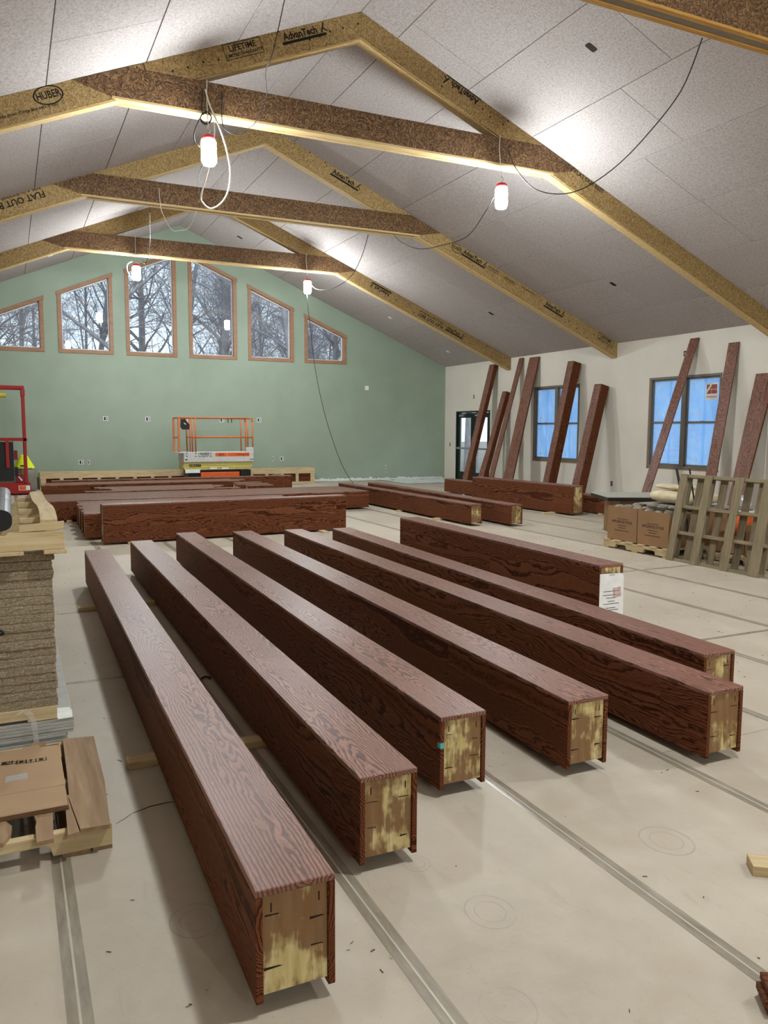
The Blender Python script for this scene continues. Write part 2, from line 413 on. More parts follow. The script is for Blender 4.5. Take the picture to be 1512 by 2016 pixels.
# ================================================================== THE SETTING
def struct(name, mb, m, parent=None, label=None, loc=None):
    o = link(name, mb.mesh(name, shift=loc), m, parent)
    if loc is not None: o.location = loc
    if parent is None: o['kind'] = 'structure'
    if label: o['label'] = label
    return o
# ---- floor: protection board sheets laid lengthwise, seams taped
fl = struct('floor', MB().box(XL-.2, XR+.2, YB-.2, YF+.2, -.2, -.001), M['cardin'], label='tan protection board floor with taped seams')
PITCH = .9175; X0 = .115 - PITCH*5
k = 0; seams = []
x = X0
while x < XR:
    xa, xb = max(x, XL), min(x+PITCH, XR)
    ys = [YB]; y = YB + random.uniform(1.5, 6)
    while y < YF-1: ys.append(y); y += random.uniform(5, 9)
    ys.append(YF)
    if xb-xa > .05:
        for a, b in zip(ys, ys[1:]):
            link('floor_sheet', MB().box(xa+.001, xb-.001, a+.0015, b-.0015, -.001, 0).mesh('floor_sheet'), M['floor'], fl)
    if XL < x < XR-.2: seams.append(x)
    x += PITCH
for x in seams:
    w = .034
    tp = link('seam_tape', MB().box(x-w, x+w, YB+.02, YF-.05, 0, .0006).mesh('seam_tape'), M['tape'], fl)
    link('tape_line', MB().box(x-.0035, x+.0035, YB+.02, YF-.05, .0006, .0010).mesh('tape_line'), M['tapeline'], tp)
# short cross tapes where sheets meet
for x0, x1, y in ((-.8, .95, 5.25), (4.5, 7.2, 4.35), (5.6, 9.0, 6.9), (.115, 1.03, 7.3)):
    link('seam_tape', MB().box(x0, x1, y-.02, y+.02, .0006, .0009).mesh('seam_tape'), M['tape'], fl)
# faint round stamps printed on the sheets, and one dark tear
for px, py, r in ((385, 1812, .085), (965, 1795, .085), (1312, 1655, .10), (1000, 1985, .08), (270, 1440, .10), (820, 1700, .05)):
    C = onz(px, py, 0); m2 = MB(); vs_ = []; n = 30
    for rr in (1.0, .93, .62, .57):
        for j in range(n): vs_.append((C.x+r*rr*math.cos(2*math.pi*j/n), C.y+r*rr*1.15*math.sin(2*math.pi*j/n), .0003))
    fs_ = [(q*n+j, q*n+(j+1) % n, (q+1)*n+(j+1) % n, (q+1)*n+j) for q in (0, 2) for j in range(n)]
    part_ = link('round_stamp', m2.add(vs_, fs_).mesh('round_stamp'), M['stamp'], fl); part_['kind'] = 'stuff'
tp_ = [onz(x, y, .0008) for x, y in ((228, 1622), (245, 1612), (262, 1600), (272, 1597), (295, 1588), (330, 1580), (350, 1578))]
link('tear_line', MB().tube(tp_, [.0006, .0012, .001, .002, .0026, .002, .001], 4).mesh('tear_line'), M['slot'], fl)
# ---- far gable wall with six sloped windows
GC = 4.6; WOFF = .665
GW = [(-.39, .98), (1.32, 2.72), (3.05, 4.43), (4.77, 6.15), (6.48, 7.88), (8.22, 9.59)]
SILL = 3.605; CW_ = .10
def wtop(x): return ZR - SL*abs(x-GC) - WOFF
WT = .2
mb = MB()
brk = [XL-.2]
for a, b in GW: brk += [a+.08, b-.08]
brk.append(XR+.2)
for i, (a, b) in enumerate(zip(brk, brk[1:])):
    cuts = [a] + ([XC] if a < XC < b else []) + [b]
    for p, q in zip(cuts, cuts[1:]):
        zp, zq = ceil_z(p)+.03, ceil_z(q)+.03
        if i % 2 == 0:
            mb.prism([(p, 0), (q, 0), (q, zq), (p, zp)], 'xz', YF, YF+WT)
        else:
            mb.prism([(p, 0), (q, 0), (q, SILL+.08), (p, SILL+.08)], 'xz', YF, YF+WT)
            mb.prism([(p, wtop(p)-.08), (q, wtop(q)-.08), (q, zq), (p, zp)], 'xz', YF, YF+WT)
struct('wall_far', mb, M['green'], label='sage green gable wall')
for i, (a, b) in enumerate(GW):
    w = thing('window_%d' % (i+1), 'oak trimmed gable window with sloped head, %s' % ('taller middle pair' if i in (2, 3) else 'in the row under the roof'), 'window', ((a+b)/2, YF, SILL))
    del w['category']; w['kind'] = 'structure'
    za, zb = wtop(a), wtop(b)
    c = CW_; y0, y1 = YF-.022, YF+.10
    ia, ib = a+c, b-c
    part(MB().prism([(a, SILL), (b, SILL), (b, SILL+c), (a, SILL+c)], 'xz', y0, y1), 'casing', M['casing'], w, bevel=.004, world=True)
    part(MB().prism([(a, SILL+c), (ia, SILL+c), (ia, wtop(ia)-c*1.02), (a, za-c*1.02)], 'xz', y0, y1), 'casing', M['casing'], w, bevel=.004, world=True)
    part(MB().prism([(ib, SILL+c), (b, SILL+c), (b, zb-c*1.02), (ib, wtop(ib)-c*1.02)], 'xz', y0, y1), 'casing', M['casing'], w, bevel=.004, world=True)
    part(MB().prism([(a-.02, wtop(a-.02)-c), (b+.02, wtop(b+.02)-c), (b+.02, wtop(b+.02)), (a-.02, wtop(a-.02))], 'xz', y0-.006, y1), 'casing', M['casing'], w, bevel=.004, world=True)
    # slim white sash and the pane
    s = .028; y2, y3 = YF+.10, YF+.15
    sm = MB()
    sm.prism([(ia-.01, SILL+c-.01), (ib+.01, SILL+c-.01), (ib+.01, SILL+c+s), (ia-.01, SILL+c+s)], 'xz', y2, y3)
    sm.prism([(ia-.01, SILL+c), (ia+s*.7, SILL+c), (ia+s*.7, wtop(ia)-c), (ia-.01, wtop(ia)-c)], 'xz', y2, y3)
    sm.prism([(ib-s*.7, SILL+c), (ib+.01, SILL+c), (ib+.01, wtop(ib)-c), (ib-s*.7, wtop(ib)-c)], 'xz', y2, y3)
    sm.prism([(ia-.01, wtop(ia)-c-s), (ib+.01, wtop(ib)-c-s), (ib+.01, wtop(ib)-c+.01), (ia-.01, wtop(ia)-c+.01)], 'xz', y2, y3)
    part(sm, 'sash', M['vinyl'], w, world=True)
    part(MB().prism([(ia, SILL+c), (ib, SILL+c), (ib, wtop(ib)-c), (ia, wtop(ia)-c)], 'xz', YF+.124, YF+.128), 'pane', M['glass'], w, world=True)
# ---- right wall with a door and two twin windows
DOOR = (20.31, 22.29, 0, 2.19); WB = (16.18, 18.09, .785, 2.775); WA = (11.75, 13.74, .785, 2.775)
mb = MB(); ys = [YB-.2, WA[0], WA[1], WB[0], WB[1], DOOR[0], DOOR[1], YF+.2]
for i, (a, b) in enumerate(zip(ys, ys[1:])):
    if i % 2 == 0: mb.box(XR, XR+WT, a, b, 0, ZW+.04)
    else:
        o = (WA, WB, DOOR)[i//2]
        if o[2] > 0: mb.box(XR, XR+WT, a, b, 0, o[2])
        mb.box(XR, XR+WT, a, b, o[3], ZW+.04)
struct('wall_right', mb, M['white'], label='off-white side wall')
struct('wall_left', MB().box(XL-WT, XL, YB-.2, YF+.2, 0, ZW+.04), M['white'])
mb = MB().prism([(XL-.2, 0), (XR+.2, 0), (XR+.2, ZW-.05), (XC, ZR+.03), (XL-.2, ZW-.05)], 'xz', YB-WT, YB)
struct('wall_back', mb, M['white'])
def twin_window(n, Y0, Y1, z0, z1, lab, sticker):
    w = thing('window_%d' % n, lab, 'window', (XR, (Y0+Y1)/2, z0)); del w['category']; w['kind'] = 'structure'
    f = .055; x0, x1 = XR-.012, XR+.13; ym = (Y0+Y1)/2; zm = (z0+z1)/2
    fr = MB().box(x0, x1, Y0, Y1, z0, z0+f).box(x0, x1, Y0, Y1, z1-f, z1).box(x0, x1, Y0, Y0+f, z0+f, z1-f).box(x0, x1, Y1-f, Y1, z0+f, z1-f)
    part(fr, 'frame', M['bronze'], w, world=True, bevel=.004)
    part(MB().box(x0+.01, x1, ym-.06, ym+.06, z0+f, z1-f), 'mullion', M['bronze'], w, world=True, bevel=.006)
    for a, b in ((Y0+f, ym-.06), (ym+.06, Y1-f)):
        part(MB().box(XR+.03, XR+.08, a, b, zm-.022, zm+.022).box(XR+.018, XR+.03, (a+b)/2-.04, (a+b)/2+.04, zm-.004, zm+.03), 'meeting_rail', M['bronze'], w, world=True)
        part(MB().box(XR+.025, XR+.06, a, a+.03, z0+f, z1-f).box(XR+.025, XR+.06, b-.03, b, z0+f, z1-f).box(XR+.025, XR+.06, a, b, z0+f, z0+f+.04).box(XR+.025, XR+.06, a, b, z1-f-.035, z1-f), 'sash', M['bronze'], w, world=True)
        for c, d in ((z0+f, zm-.022), (zm+.022, z1-f)):
            part(MB().box(XR+.050, XR+.054, a+.02, b-.02, c, d), 'pane', M['glass'], w, world=True)
            fm = part(MB().add([(XR+.066, a, c), (XR+.066, b, c), (XR+.066, b, d), (XR+.066, a, d)], [(0, 1, 2, 3)]), 'protective_film', M['film'], w, world=True, label='blue protective film on the outside of the pane')
            yc = a+(b-a)*random.uniform(.38, .5)
            part(MB().add([(XR+.0645, yc-.035, c), (XR+.0645, yc+.035, c), (XR+.0645, yc+.035, d), (XR+.0645, yc-.035, d)], [(0, 1, 2, 3)]), 'film_fold', M['film2'], fm, world=True)
            for yy, zz, s in ((b-.17, d-.17 if c > zm else d-.14, .035), (b-.20, c+.13, .05), (b-.32, c+.12, .06)):
                sm = MB().box(XR+.0478, XR+.0484, yy-s*.5, yy+s*.5, zz-s*.2, zz+s*.2).box(XR+.0474, XR+.0480, yy-s*.16, yy+s*.16, zz-s*.2, zz+s)
                part(sm, 'pane_label', M['sticker'], w, world=True)
    # rough drywall return round the opening
    part(MB().box(XR-.003, XR+.02, Y1, Y1+.035, z0-.03, z1).box(XR-.003, XR+.02, Y0-.02, Y1+.035, z0-.03, z0), 'wall_return', M['casing'], w, world=True)
    if sticker:
        yy, zz = Y0+f+.24, z1-.36
        st = part(MB().box(XR+.047, XR+.0476, yy-.16, yy+.16, zz-.18, zz+.17), 'brand_sticker', M['sticker'], w, world=True, label='white square sticker with red emblem')
        part(MB().box(XR+.0462, XR+.0468, yy-.135, yy+.005, zz-.05, zz+.14).prism([(yy+.01, zz-.05), (yy+.135, zz-.05), (yy+.01, zz+.12)], 'yz', XR+.0462, XR+.0468)
             .prism([(yy+.04, zz+.14), (yy+.135, zz+.14), (yy+.135, zz+.02)], 'yz', XR+.0462, XR+.0468), 'emblem', M['rust'], st, world=True)
        part(MB().box(XR+.0456, XR+.046, yy-.14, yy+.14, zz+.035, zz+.043), 'emblem_line', M['sticker'], st, world=True)
        letters('ANDERSEN', .062, st, (XR+.0462, yy, zz-.115), (0, 1, 0), (0, 0, 1), M['rust'], .01, .9)
    return w
twin_window(7, *WB, 'twin sash window with blue film, beside the glazed door', False)
twin_window(8, *WA, 'twin sash window with blue film and a square sticker', True)
# ---- glazed double door
d = thing('door_1', 'dark green double door with glass panels and push bars', 'door', (XR, 21.3, 0)); del d['category']; d['kind'] = 'structure'
f = .05
part(MB().box(XR-.015, XR+.14, 20.31, 20.31+f, 0, 2.19).box(XR-.015, XR+.14, 22.29-f, 22.29, 0, 2.19).box(XR-.015, XR+.14, 20.31+f, 22.29-f, 2.19-f, 2.19), 'door_frame', M['doorgreen'], d, world=True)
for a, b in ((20.365, 21.29), (21.31, 22.235)):
    lf = part(MB().box(XR+.02, XR+.065, a, a+.12, .01, 2.13).box(XR+.02, XR+.065, b-.12, b, .01, 2.13).box(XR+.02, XR+.065, a+.12, b-.12, .01, .27).box(XR+.02, XR+.065, a+.12, b-.12, 1.98, 2.13), 'door_leaf', M['doorgreen'], d, world=True)
    part(MB().box(XR+.04, XR+.046, a+.12, b-.12, .27, 1.98), 'pane', M['glass'], lf, world=True)
    part(MB().box(XR-.05, XR-.02, a+.05, b-.05, .99, 1.05).box(XR-.03, XR+.02, a+.06, a+.11, 1.0, 1.04).box(XR-.03, XR+.02, b-.11, b-.06, 1.0, 1.04), 'push_bar', M['alu'], lf, world=True)
    part(MB().box(XR-.03, XR+.02, b-.42, b-.16, 2.02, 2.08).box(XR-.035, XR-.02, b-.6, b-.3, 2.09, 2.105), 'door_closer', M['alu'], lf, world=True)
# ---- ceiling: wood-fibre panels, individual sheets with open joints
cs = math.cos(SA); sn = math.sin(SA)
gap = .05/cs
cl = struct('ceiling', MB().prism([(XC, ZR+gap), (XR+.25, ceil_z(XR+.25)+gap), (XR+.25, ceil_z(XR+.25)+gap+.12), (XC, ZR+gap+.12), (XL-.25, ceil_z(XL-.25)+gap+.12), (XL-.25, ceil_z(XL-.25)+gap)], 'xz', YB-.2, YF+.2), M['slot'], label='vaulted ceiling of grey wood-fibre panels')
ROWS = [0, .6, 1.85, 3.09, 4.335, 5.58, 6.825, 8.06, 9.36]
FIX = {(1, 4): 13.06, (1, 5): 9.24, (-1, 3): 9.3, (1, 2): 11.4, (1, 3): 12.3, (-1, 2): 11.2}
pc = {}
for side in (1, -1):
    for r in range(len(ROWS)-1):
        s0, s1 = ROWS[r], ROWS[r+1]
        ph = FIX.get((side, r), random.uniform(0, 3.79)); js = [YB]
        j = ph
        while j > YB: j -= 3.79
        j += 3.79
        while j < YF-.3:
            if j-js[-1] > .3: js.append(j)
            j += 3.79
        js.append(YF)
        for a, b in zip(js, js[1:]):
            L, Wd = round(b-a, 3), round(s1-s0, 3)
            g = .007 if side < 0 and r in (2, 3) else .0045
            key = (L, Wd, g)
            if key not in pc: pc[key] = MB().box(-Wd/2+g, Wd/2-g, -L/2+.0022, L/2-.0022, -.002, .05).mesh('ceiling_panel', bevel=.0025)
            p = link('ceiling_panel', pc[key], M['ceil'], cl)
            sc_ = (s0+s1)/2
            p.location = (XC+side*sc_*cs, (a+b)/2, ZR-sc_*sn); p.rotation_euler = (0, side*SA, 0)
for px, py in ((1164, 93), (967, 617), (1207, 559), (472, 467)):
    P = onceil(px, py); s = 1 if P.x > XC else -1
    o = link('box_opening', MB().prism([(-.075, -.03), (-.06, -.045), (.06, -.045), (.075, -.03), (.075, .03), (.06, .045), (-.06, .045), (-.075, .03)], 'xy', -.006, .02).mesh('box_opening'), M['slot'], cl)
    o.location = P; o.rotation_euler = (0, s*SA, 0)
for px, py in ((882, 692), (768, 625), (99, 503)):
    P = onceil(px, py); s = 1 if P.x > XC else -1
    o = link('mount_disc', MB().lathe([(.06, -.016), (.06, 0), (.03, .02)], 12).mesh('mount_disc'), M['sticker'], cl)
    o.location = P; o.rotation_euler = (0, s*SA, 0)
# ---- roof frames: sloped rafters with a collar tie
TH = .335; TD = .20
def truss(Y, label, breaksL, breaksR, lit):
    t = thing('rafter_frame', label, 'rafter', (XC, Y, ZW), group=None)
    out = {}
    for s in (-1, 1):
        def q(x): return ceil_z(x)
        xe = XR if s > 0 else XL
        P = [(XC, ZR-.004), (xe, q(xe)-.004), (xe, q(xe)-TH), (XC, ZR-TH)]
        rf = part(MB().prism(P, 'xz', Y+.012, Y+TD-.012), 'rafter', M['adv'], t, world=True)
        xs = [XC] + sorted(breaksR if s > 0 else breaksL, reverse=(s < 0)) + [xe]
        for a, b in zip(xs, xs[1:]):
            a_, b_ = a+s*.002, b-s*.002
            for y0, y1 in ((Y, Y+.012), (Y+TD-.012, Y+TD)):
                sk = part(MB().prism([(a_, q(a_)-.005), (b_, q(b_)-.005), (b_, q(b_)-TH-.004), (a_, q(a_)-TH-.004)], 'xz', y0, y1), 'skin_board', M['adv'], rf, world=True)
                if y0 == Y: out.setdefault(s, []).append((min(a, b), max(a, b), sk))
        e = .022
        part(MB().prism([(XC, ZR-TH), (xe, q(xe)-TH), (xe, q(xe)-TH-e), (XC, ZR-TH-e)], 'xz', Y+.025, Y+TD-.025), 'soffit_board', M['tie_edge'], rf, world=True)
    zb, zt = 5.578, 5.955
    pl = [(1.29, zb), (.86, ceil_z(.86)-.012), (XC-(ZR-zt)/SL, zt-.012), (XC+(ZR-zt)/SL, zt-.012), (8.3, ceil_z(8.3)-.012), (7.83, zb)]
    tie = part(MB().prism(pl, 'xz', Y-.012, Y), 'collar_tie', M['osb'], t, world=True)
    part(MB().prism(pl, 'xz', Y+TD, Y+TD+.012), 'skin_board', M['osb'], tie, world=True)
    part(MB().box(1.75, 7.35, Y+.02, Y+TD-.02, zb+.03, zt-.03), 'tie_core', M['osb'], tie, world=True)
    for y0, y1 in ((Y-.012, Y+.045), (Y+TD-.045, Y+TD+.012)):
        part(MB().box(1.30, 7.82, y0, y1, zb-.028, zb), 'edge_strip', M['ochre' if Y == TR[3] else 'tie_edge'], tie, world=True)
    part(MB().box(1.32, 7.80, Y+.045, Y+TD-.045, zb-.012, zb+.03), 'bottom_board', M['greystrip' if Y == TR[3] else 'pine'], tie, world=True)
    return t, out
def px_x(px, py, Y): return ony(px, py, Y).x
TRS = []
TRS.append(truss(TR[0], 'rafter frame wrapped in strand board, next to the green gable wall', [-.5, 2.6], [6.3, 8.4, 11.0], True))
TRS.append(truss(TR[1], 'rafter frame without lamps, third collar tie from the gable wall side'.replace('third collar tie from the gable wall side', 'second from the green gable wall'), [.50, 2.95], [5.4, 8.6, px_x(1063, 590, TR[1])], False))
TRS.append(truss(TR[2], 'rafter frame hung with the cord loop and two lamps, third from the green gable wall', [1.9, -1.2], [px_x(864, 135, TR[2]), px_x(1165, 395, TR[2])], True))
TRS.append(truss(TR[3], 'rafter frame with amber edged collar tie, fourth from the green gable wall', [1.0], [7.0, 9.6], False))
TRS.append(truss(TR[4], 'rafter frame overhead, fifth from the green gable wall', [1.0], [7.0, 9.6], True))
TRS.append(truss(TR[5], 'rafter frame overhead, sixth from the green gable wall', [1.0], [7.0, 9.6], False))
TRS.append(truss(TR[6], 'rafter frame overhead, seventh from the green gable wall', [1.0], [7.0, 9.6], True))
def rprint(ti, side, px, py, text, size, flip=False, bold=.022, bar=False, box=False, oval=False, xs=1.0):
    t, sk = TRS[ti]; Y = TR[ti]; P = ony(px, py, Y)
    a = SA if side < 0 else -SA
    r = Vector((math.cos(a), 0, math.sin(a))); u = Vector((-math.sin(a), 0, math.cos(a)))
    if flip: r, u = -r, -u
    host = None
    for x0, x1, o in sk[side]:
        if x0 <= P.x <= x1: host = o
    host = host or sk[side][0][2]
    C = Vector((P.x, Y-.0012, P.z))
    rows = text.split('|')
    for i, s in enumerate(rows):
        sz = size if i == 0 else size*.55
        letters(s, sz, host.parent, C-u*(i*size*.8), r, u, M['ink'], bold, xs)
    def strip(mbx, name):
        o = link(name, mbx.mesh(name), M['ink']); o.parent = host.parent
        W = Matrix(((r.x, u.x, 0, C.x), (0, 0, -1, C.y), (r.z, u.z, 0, C.z), (0, 0, 0, 1)))
        W = Matrix(((r.x, u.x, (r.cross(u)).x, C.x), (r.y, u.y, (r.cross(u)).y, C.y), (r.z, u.z, (r.cross(u)).z, C.z), (0, 0, 0, 1)))
        PM = Matrix.Translation(parent_world(host.parent)); o.matrix_basis = PM.inverted() @ W
    w = len(rows[0])*size*.30*xs
    if bar: strip(MB().box(-w*.98, w*1.25, -size*.72, -size*.44, -.0004, .0002).prism([(w*1.0, -size*.35), (w*1.08, -size*.35), (w*1.3, size*.55), (w*1.22, size*.55)], 'xy', -.0004, .0002).prism([(w*1.1, size*.1), (w*1.3, -size*.35), (w*1.38, -size*.35), (w*1.18, size*.1)], 'xy', -.0004, .0002), 'print_bar')
    if box:
        h0, h1 = -size*(1.25 if len(rows) > 1 else .7), size*.65; e = size*.08
        strip(MB().box(-w*1.12, w*1.12, h1-e, h1, -.0004, .0002).box(-w*1.12, w*1.12, h0, h0+e, -.0004, .0002).box(-w*1.12, -w*1.12+e, h0, h1, -.0004, .0002).box(w*1.12-e, w*1.12, h0, h1, -.0004, .0002), 'print_box')
    if oval:
        m2 = MB(); n = 28; vs_ = []
        for j in range(n):
            q = 2*math.pi*j/n
            vs_ += [(w*1.28*math.cos(q), size*.92*math.sin(q), 0), (w*1.15*math.cos(q), size*.8*math.sin(q), 0)]
        m2.add(vs_, [(2*j, (2*j+2) % (2*n), (2*j+3) % (2*n), 2*j+1) for j in range(n)]); strip(m2, 'print_oval')
rprint(2, -1, 591, 66, 'AdvanTech', .125, bold=.034, bar=True, xs=.88)
rprint(2, -1, 477, 91, 'LIFETIME|LIMITED WARRANTY', .10, box=True)
rprint(2, -1, 95, 187, 'HUBER', .115, oval=True, xs=.8)
rprint(2, -1, 262, 142, 'Tech', .125, bold=.034, bar=True, xs=.88)
rprint(2, -1, 55, 218, 'This side down (Cette face vers le bas)   C', .05)
rprint(2, 1, 915, 183, 'AdvanTech', .125, flip=True, bold=.034, bar=True, xs=.85)
rprint(2, 1, 1160, 358, 'FLAT OUT BEST', .09)
rprint(1, 1, 677, 350, 'AdvanTech', .125, bold=.034, bar=True, xs=.85)
rprint(1, 1, 822, 436, 'LIFETIME', .10, box=True)
rprint(1, 1, 899, 489, 'HUBER', .10, oval=True, xs=.7)
rprint(1, 1, 931, 506, 'AdvanTech', .125, bold=.034, bar=True, xs=.85)
rprint(1, 1, 972, 531, 'APA RATED|STURD-I-FLOOR 24 oc', .06)
rprint(1, 1, 1005, 553, 'EXPOSURE 1|23/32 CAT PS 2-10', .06)
rprint(1, 1, 1040, 573, 'THIS SIDE DOWN', .05)
rprint(1, 1, 1089, 606, 'AdvanTech', .12, bold=.034, bar=True, xs=.8)
rprint(1, 1, 1193, 668, 'LIFETIME|LIMITED WARRANTY', .09, box=True)
rprint(1, -1, 30, 397, 'FLAT OUT BEST|FOR A QUIET STIFF FLOOR', .14, flip=True)
rprint(0, 1, 752, 573, 'AdvanTech', .125, flip=True, bold=.034, bar=True, xs=.82)
rprint(0, 1, 848, 631, 'FLAT OUT BEST|FOR A QUIET STIFF FLOOR', .12, flip=True)
rprint(0, 1, 893, 652, 'AdvanTech', .12, bold=.03, bar=True, xs=.82)
# nail marks on the skins
for ti, side, pts in ((2, -1, [(610, 78), (630, 72), (650, 62), (675, 55), (705, 47), (370, 133), (400, 122), (430, 118), (340, 140), (540, 90), (548, 62)]), (2, 1, [(950, 215), (965, 230), (990, 245), (1000, 238), (870, 170)]),
                      (1, 1, [(1120, 632), (1135, 646), (1150, 655), (1170, 660), (610, 300), (640, 320)]), (0, 1, [(745, 555), (780, 590), (800, 605), (815, 615), (590, 470), (610, 485), (640, 500)])):
    t, sk = TRS[ti]; Y = TR[ti]; m2 = MB()
    for px, py in pts:
        P = ony(px, py, Y); m2.box(P.x-.012, P.x+.012, Y-.0014, Y-.0004, P.z-.012, P.z+.012)
    host = sk[side][0][2].parent
    part(m2, 'nail_marks', M['slot'], host, world=True)['kind'] = 'stuff'
# ---- outlets and plates set in the walls
def outlet(P, nx, w, h, m, name, label, grp=None, inner=True):
    x, y, z = P
    if nx == 'y':
        A = MB().box(x-w/2, x+w/2, y-.006, y, z-h/2, z+h/2); B = MB().box(x-w*.34, x+w*.34, y-.0075, y-.006, z-h*.34, z+h*.34); Cc = MB().box(x, x+w*.22, y-.009, y-.0075, z-h*.26, z+h*.26)
    else:
        A = MB().box(x-.006, x, y-w/2, y+w/2, z-h/2, z+h/2); B = MB().box(x-.0075, x-.006, y-w*.34, y+w*.34, z-h*.34, z+h*.34); Cc = MB().box(x-.009, x-.0075, y-w*.1, y+w*.1, z-h*.26, z+h*.26)
    t = thing(name, label, 'wall box', P, group=grp)
    part(A, 'plate', m, t, world=True)
    if inner:
        part(B, 'box_cavity', M['slot'], t, world=True); part(Cc, 'wire_end', M['sticker'], t, world=True)
for i, (px, py) in enumerate(((208, 824), (291, 825), (365, 826), (437, 827), (510, 827))):
    outlet(ony(px, py, YF), 'y', .13, .13, M['vinyl'], 'outlet_box', 'open electrical box in the chest-high row on the green wall', 'chest-high open boxes on the green wall')
for px, py, w, lab in ((160, 910, .13, 'open double box low on the green wall, behind the crate end'), (175, 910, .06, 'narrow box low on the green wall beside an open double box'), (538, 903, .06, 'narrow box low on the green wall beyond the orange lift'), (555, 903, .12, 'open double box low on the green wall beyond the orange lift'), (759, 919, .06, 'single box low on the green wall near the hanging cord')):
    outlet(ony(px, py, YF), 'y', w, .12, M['vinyl'], 'outlet_box', lab)
outlet(ony(722, 764, YF), 'y', .13, .13, M['sticker'], 'wall_plate', 'blank white square plate high on the green wall', None, False)
for px, py, w, lab in ((886, 875, .05, 'switch box on white wall beside the glazed door'), (933, 781, .05, 'small dark box opening above the glazed door'), (1204, 952, .07, 'outlet box low on white wall between the two windows'), (1349, 696, .08, 'dark box opening above the window with the sticker')):
    outlet(onx(px, py, XR), 'x', w, .11, M['black'], 'outlet_box', lab)
P = onx(1206, 802, XR); t = thing('wall_patch', 'round plaster patch on white wall beside a leaning beam', 'patch', P)
part(MB().lathe([(.055, 0), (.05, .004)], 14, Matrix.Translation(P) @ Matrix.Rotation(-math.pi/2, 4, 'Y')), 'patch', M['dryw'], t, world=True)
# ---- outdoors: ground and bare winter trees
g = struct('ground', MB().box(-60, 90, YF+.3, 110, -.5, -.3).box(XR+.3, 90, -40, YF+.3, -.5, -.3), M['leaf'], label='pale ground outside')
def tree_mesh(seed, hgt, r0):
    rd = random.Random(seed); mb = MB()
    def grow(p, d, L, r, lev):
        n = 5 if lev == 0 else (4 if lev == 1 else 3); pts = [p]; dd = d.copy(); rr = [r]
        for i in range(n):
            dd = (dd + Vector((rd.uniform(-1, 1), rd.uniform(-1, 1), rd.uniform(-.5, .9)))*(.07 if lev == 0 else .22)).normalized()
            pts.append(pts[-1] + dd*(L/n)); rr.append(max(r*(1-.8*(i+1)/n), .004))
        mb.tube(pts, rr, 7 if lev == 0 else (4 if lev == 1 else 3), cap=False)
        if lev >= 3: return
        cnt = (34, 10, 6)[lev]
        for k in range(cnt):
            t = rd.uniform(.22 if lev == 0 else .15, .98); i = min(int(t*n), n-1); f = t*n-i
            q = pts[i].lerp(pts[i+1], f); ax = (pts[i+1]-pts[i]).normalized()
            o = ax.orthogonal().normalized(); o.rotate(Matrix.Rotation(rd.uniform(0, 6.283), 3, ax))
            ang = rd.uniform(.5, 1.15); nd = (ax*math.cos(ang) + o*math.sin(ang)).normalized()
            rl = rr[i]*(1-f)+rr[i+1]*f
            grow(q, nd, L*(.24 if lev == 0 else .5)*rd.uniform(.6, 1.2), max(rl*rd.uniform(.3, .55), .006), lev+1)
    grow(Vector((0, 0, 0)), Vector((rd.uniform(-.05, .05), rd.uniform(-.05, .05), 1)).normalized(), hgt, r0, 0)
    return mb.mesh('bare_tree', smooth=True)
TM = [tree_mesh(s, h, r) for s, h, r in ((3, 15, .13), (8, 17, .19), (12, 13, .09), (21, 18, .24), (33, 14, .12), (41, 16, .15))]
for k, me in enumerate(TM): me.materials.append(M['bark'])
rt = random.Random(5)
spots = []
for k in range(62):
    y = 30.5+(k/62)**1.2*42 + rt.uniform(-.7, .7); hw = 3.5+y*.27
    spots.append((5+rt.uniform(-1.05, 1.0)*hw*1.0, y))
spots += [(17.5, 25.5), (19, 28.5), (22, 30), (16.4, 27.0), (24, 27), (20.5, 33), (26, 34), (18.2, 31.5)]
for k, (x, y) in enumerate(spots):
    o = bpy.data.objects.new('bare_tree', TM[(k*5+k//6) % 6]); COL.objects.link(o)
    o.location = (x, y, -.3); s = rt.uniform(.85, 1.2); o.scale = (s, s, s); o.rotation_euler = (0, 0, rt.uniform(0, 6.28))
    tag(o, 'bare grey winter tree standing outside the building', 'tree', 'winter trees outside the windows')
# ================================================================== LAMPS AND CORDS
def lamp(x, y, ztop, label, grp=None):
    t = thing('work_lamp', label, 'lamp', (x, y, ztop-.36), group=grp)
    part(MB().lathe([(.03, .0), (.075, .006), (.09, .03), (.092, .15), (.09, .27), (.078, .295), (.05, .30)], 20), 'diffuser', M['glow'], t, smooth=True)
    part(MB().lathe([(.074, -.004), (.074, .0035)], 20), 'lens', M['glow_down'], t)
    part(MB().lathe([(.084, .296), (.086, .325), (.06, .352), (.022, .36)], 18), 'cap', M['lampred'], t, smooth=True)
    cg = MB()
    for k in range(6):
        q = 2*math.pi*k/6; c, s = math.cos(q)*.098, math.sin(q)*.098
        cg.tube([(c*.86, s*.86, .30), (c, s, .27), (c, s, .03), (c*.6, s*.6, -.008), (0, 0, -.012)], .0022, 4)
    for z in (.09, .2):
        cg.tube([(math.cos(2*math.pi*j/18)*.099, math.sin(2*math.pi*j/18)*.099, z) for j in range(19)], .002, 4)
    part(cg, 'wire_guard', M['alu'], t)
    part(MB().tube([(0, 0, .355), (0, 0, .38), (.022, 0, .40), (.026, 0, .43), (0, 0, .45), (-.02, 0, .435)], .004, 6), 'hook', M['alu'], t)
    return t
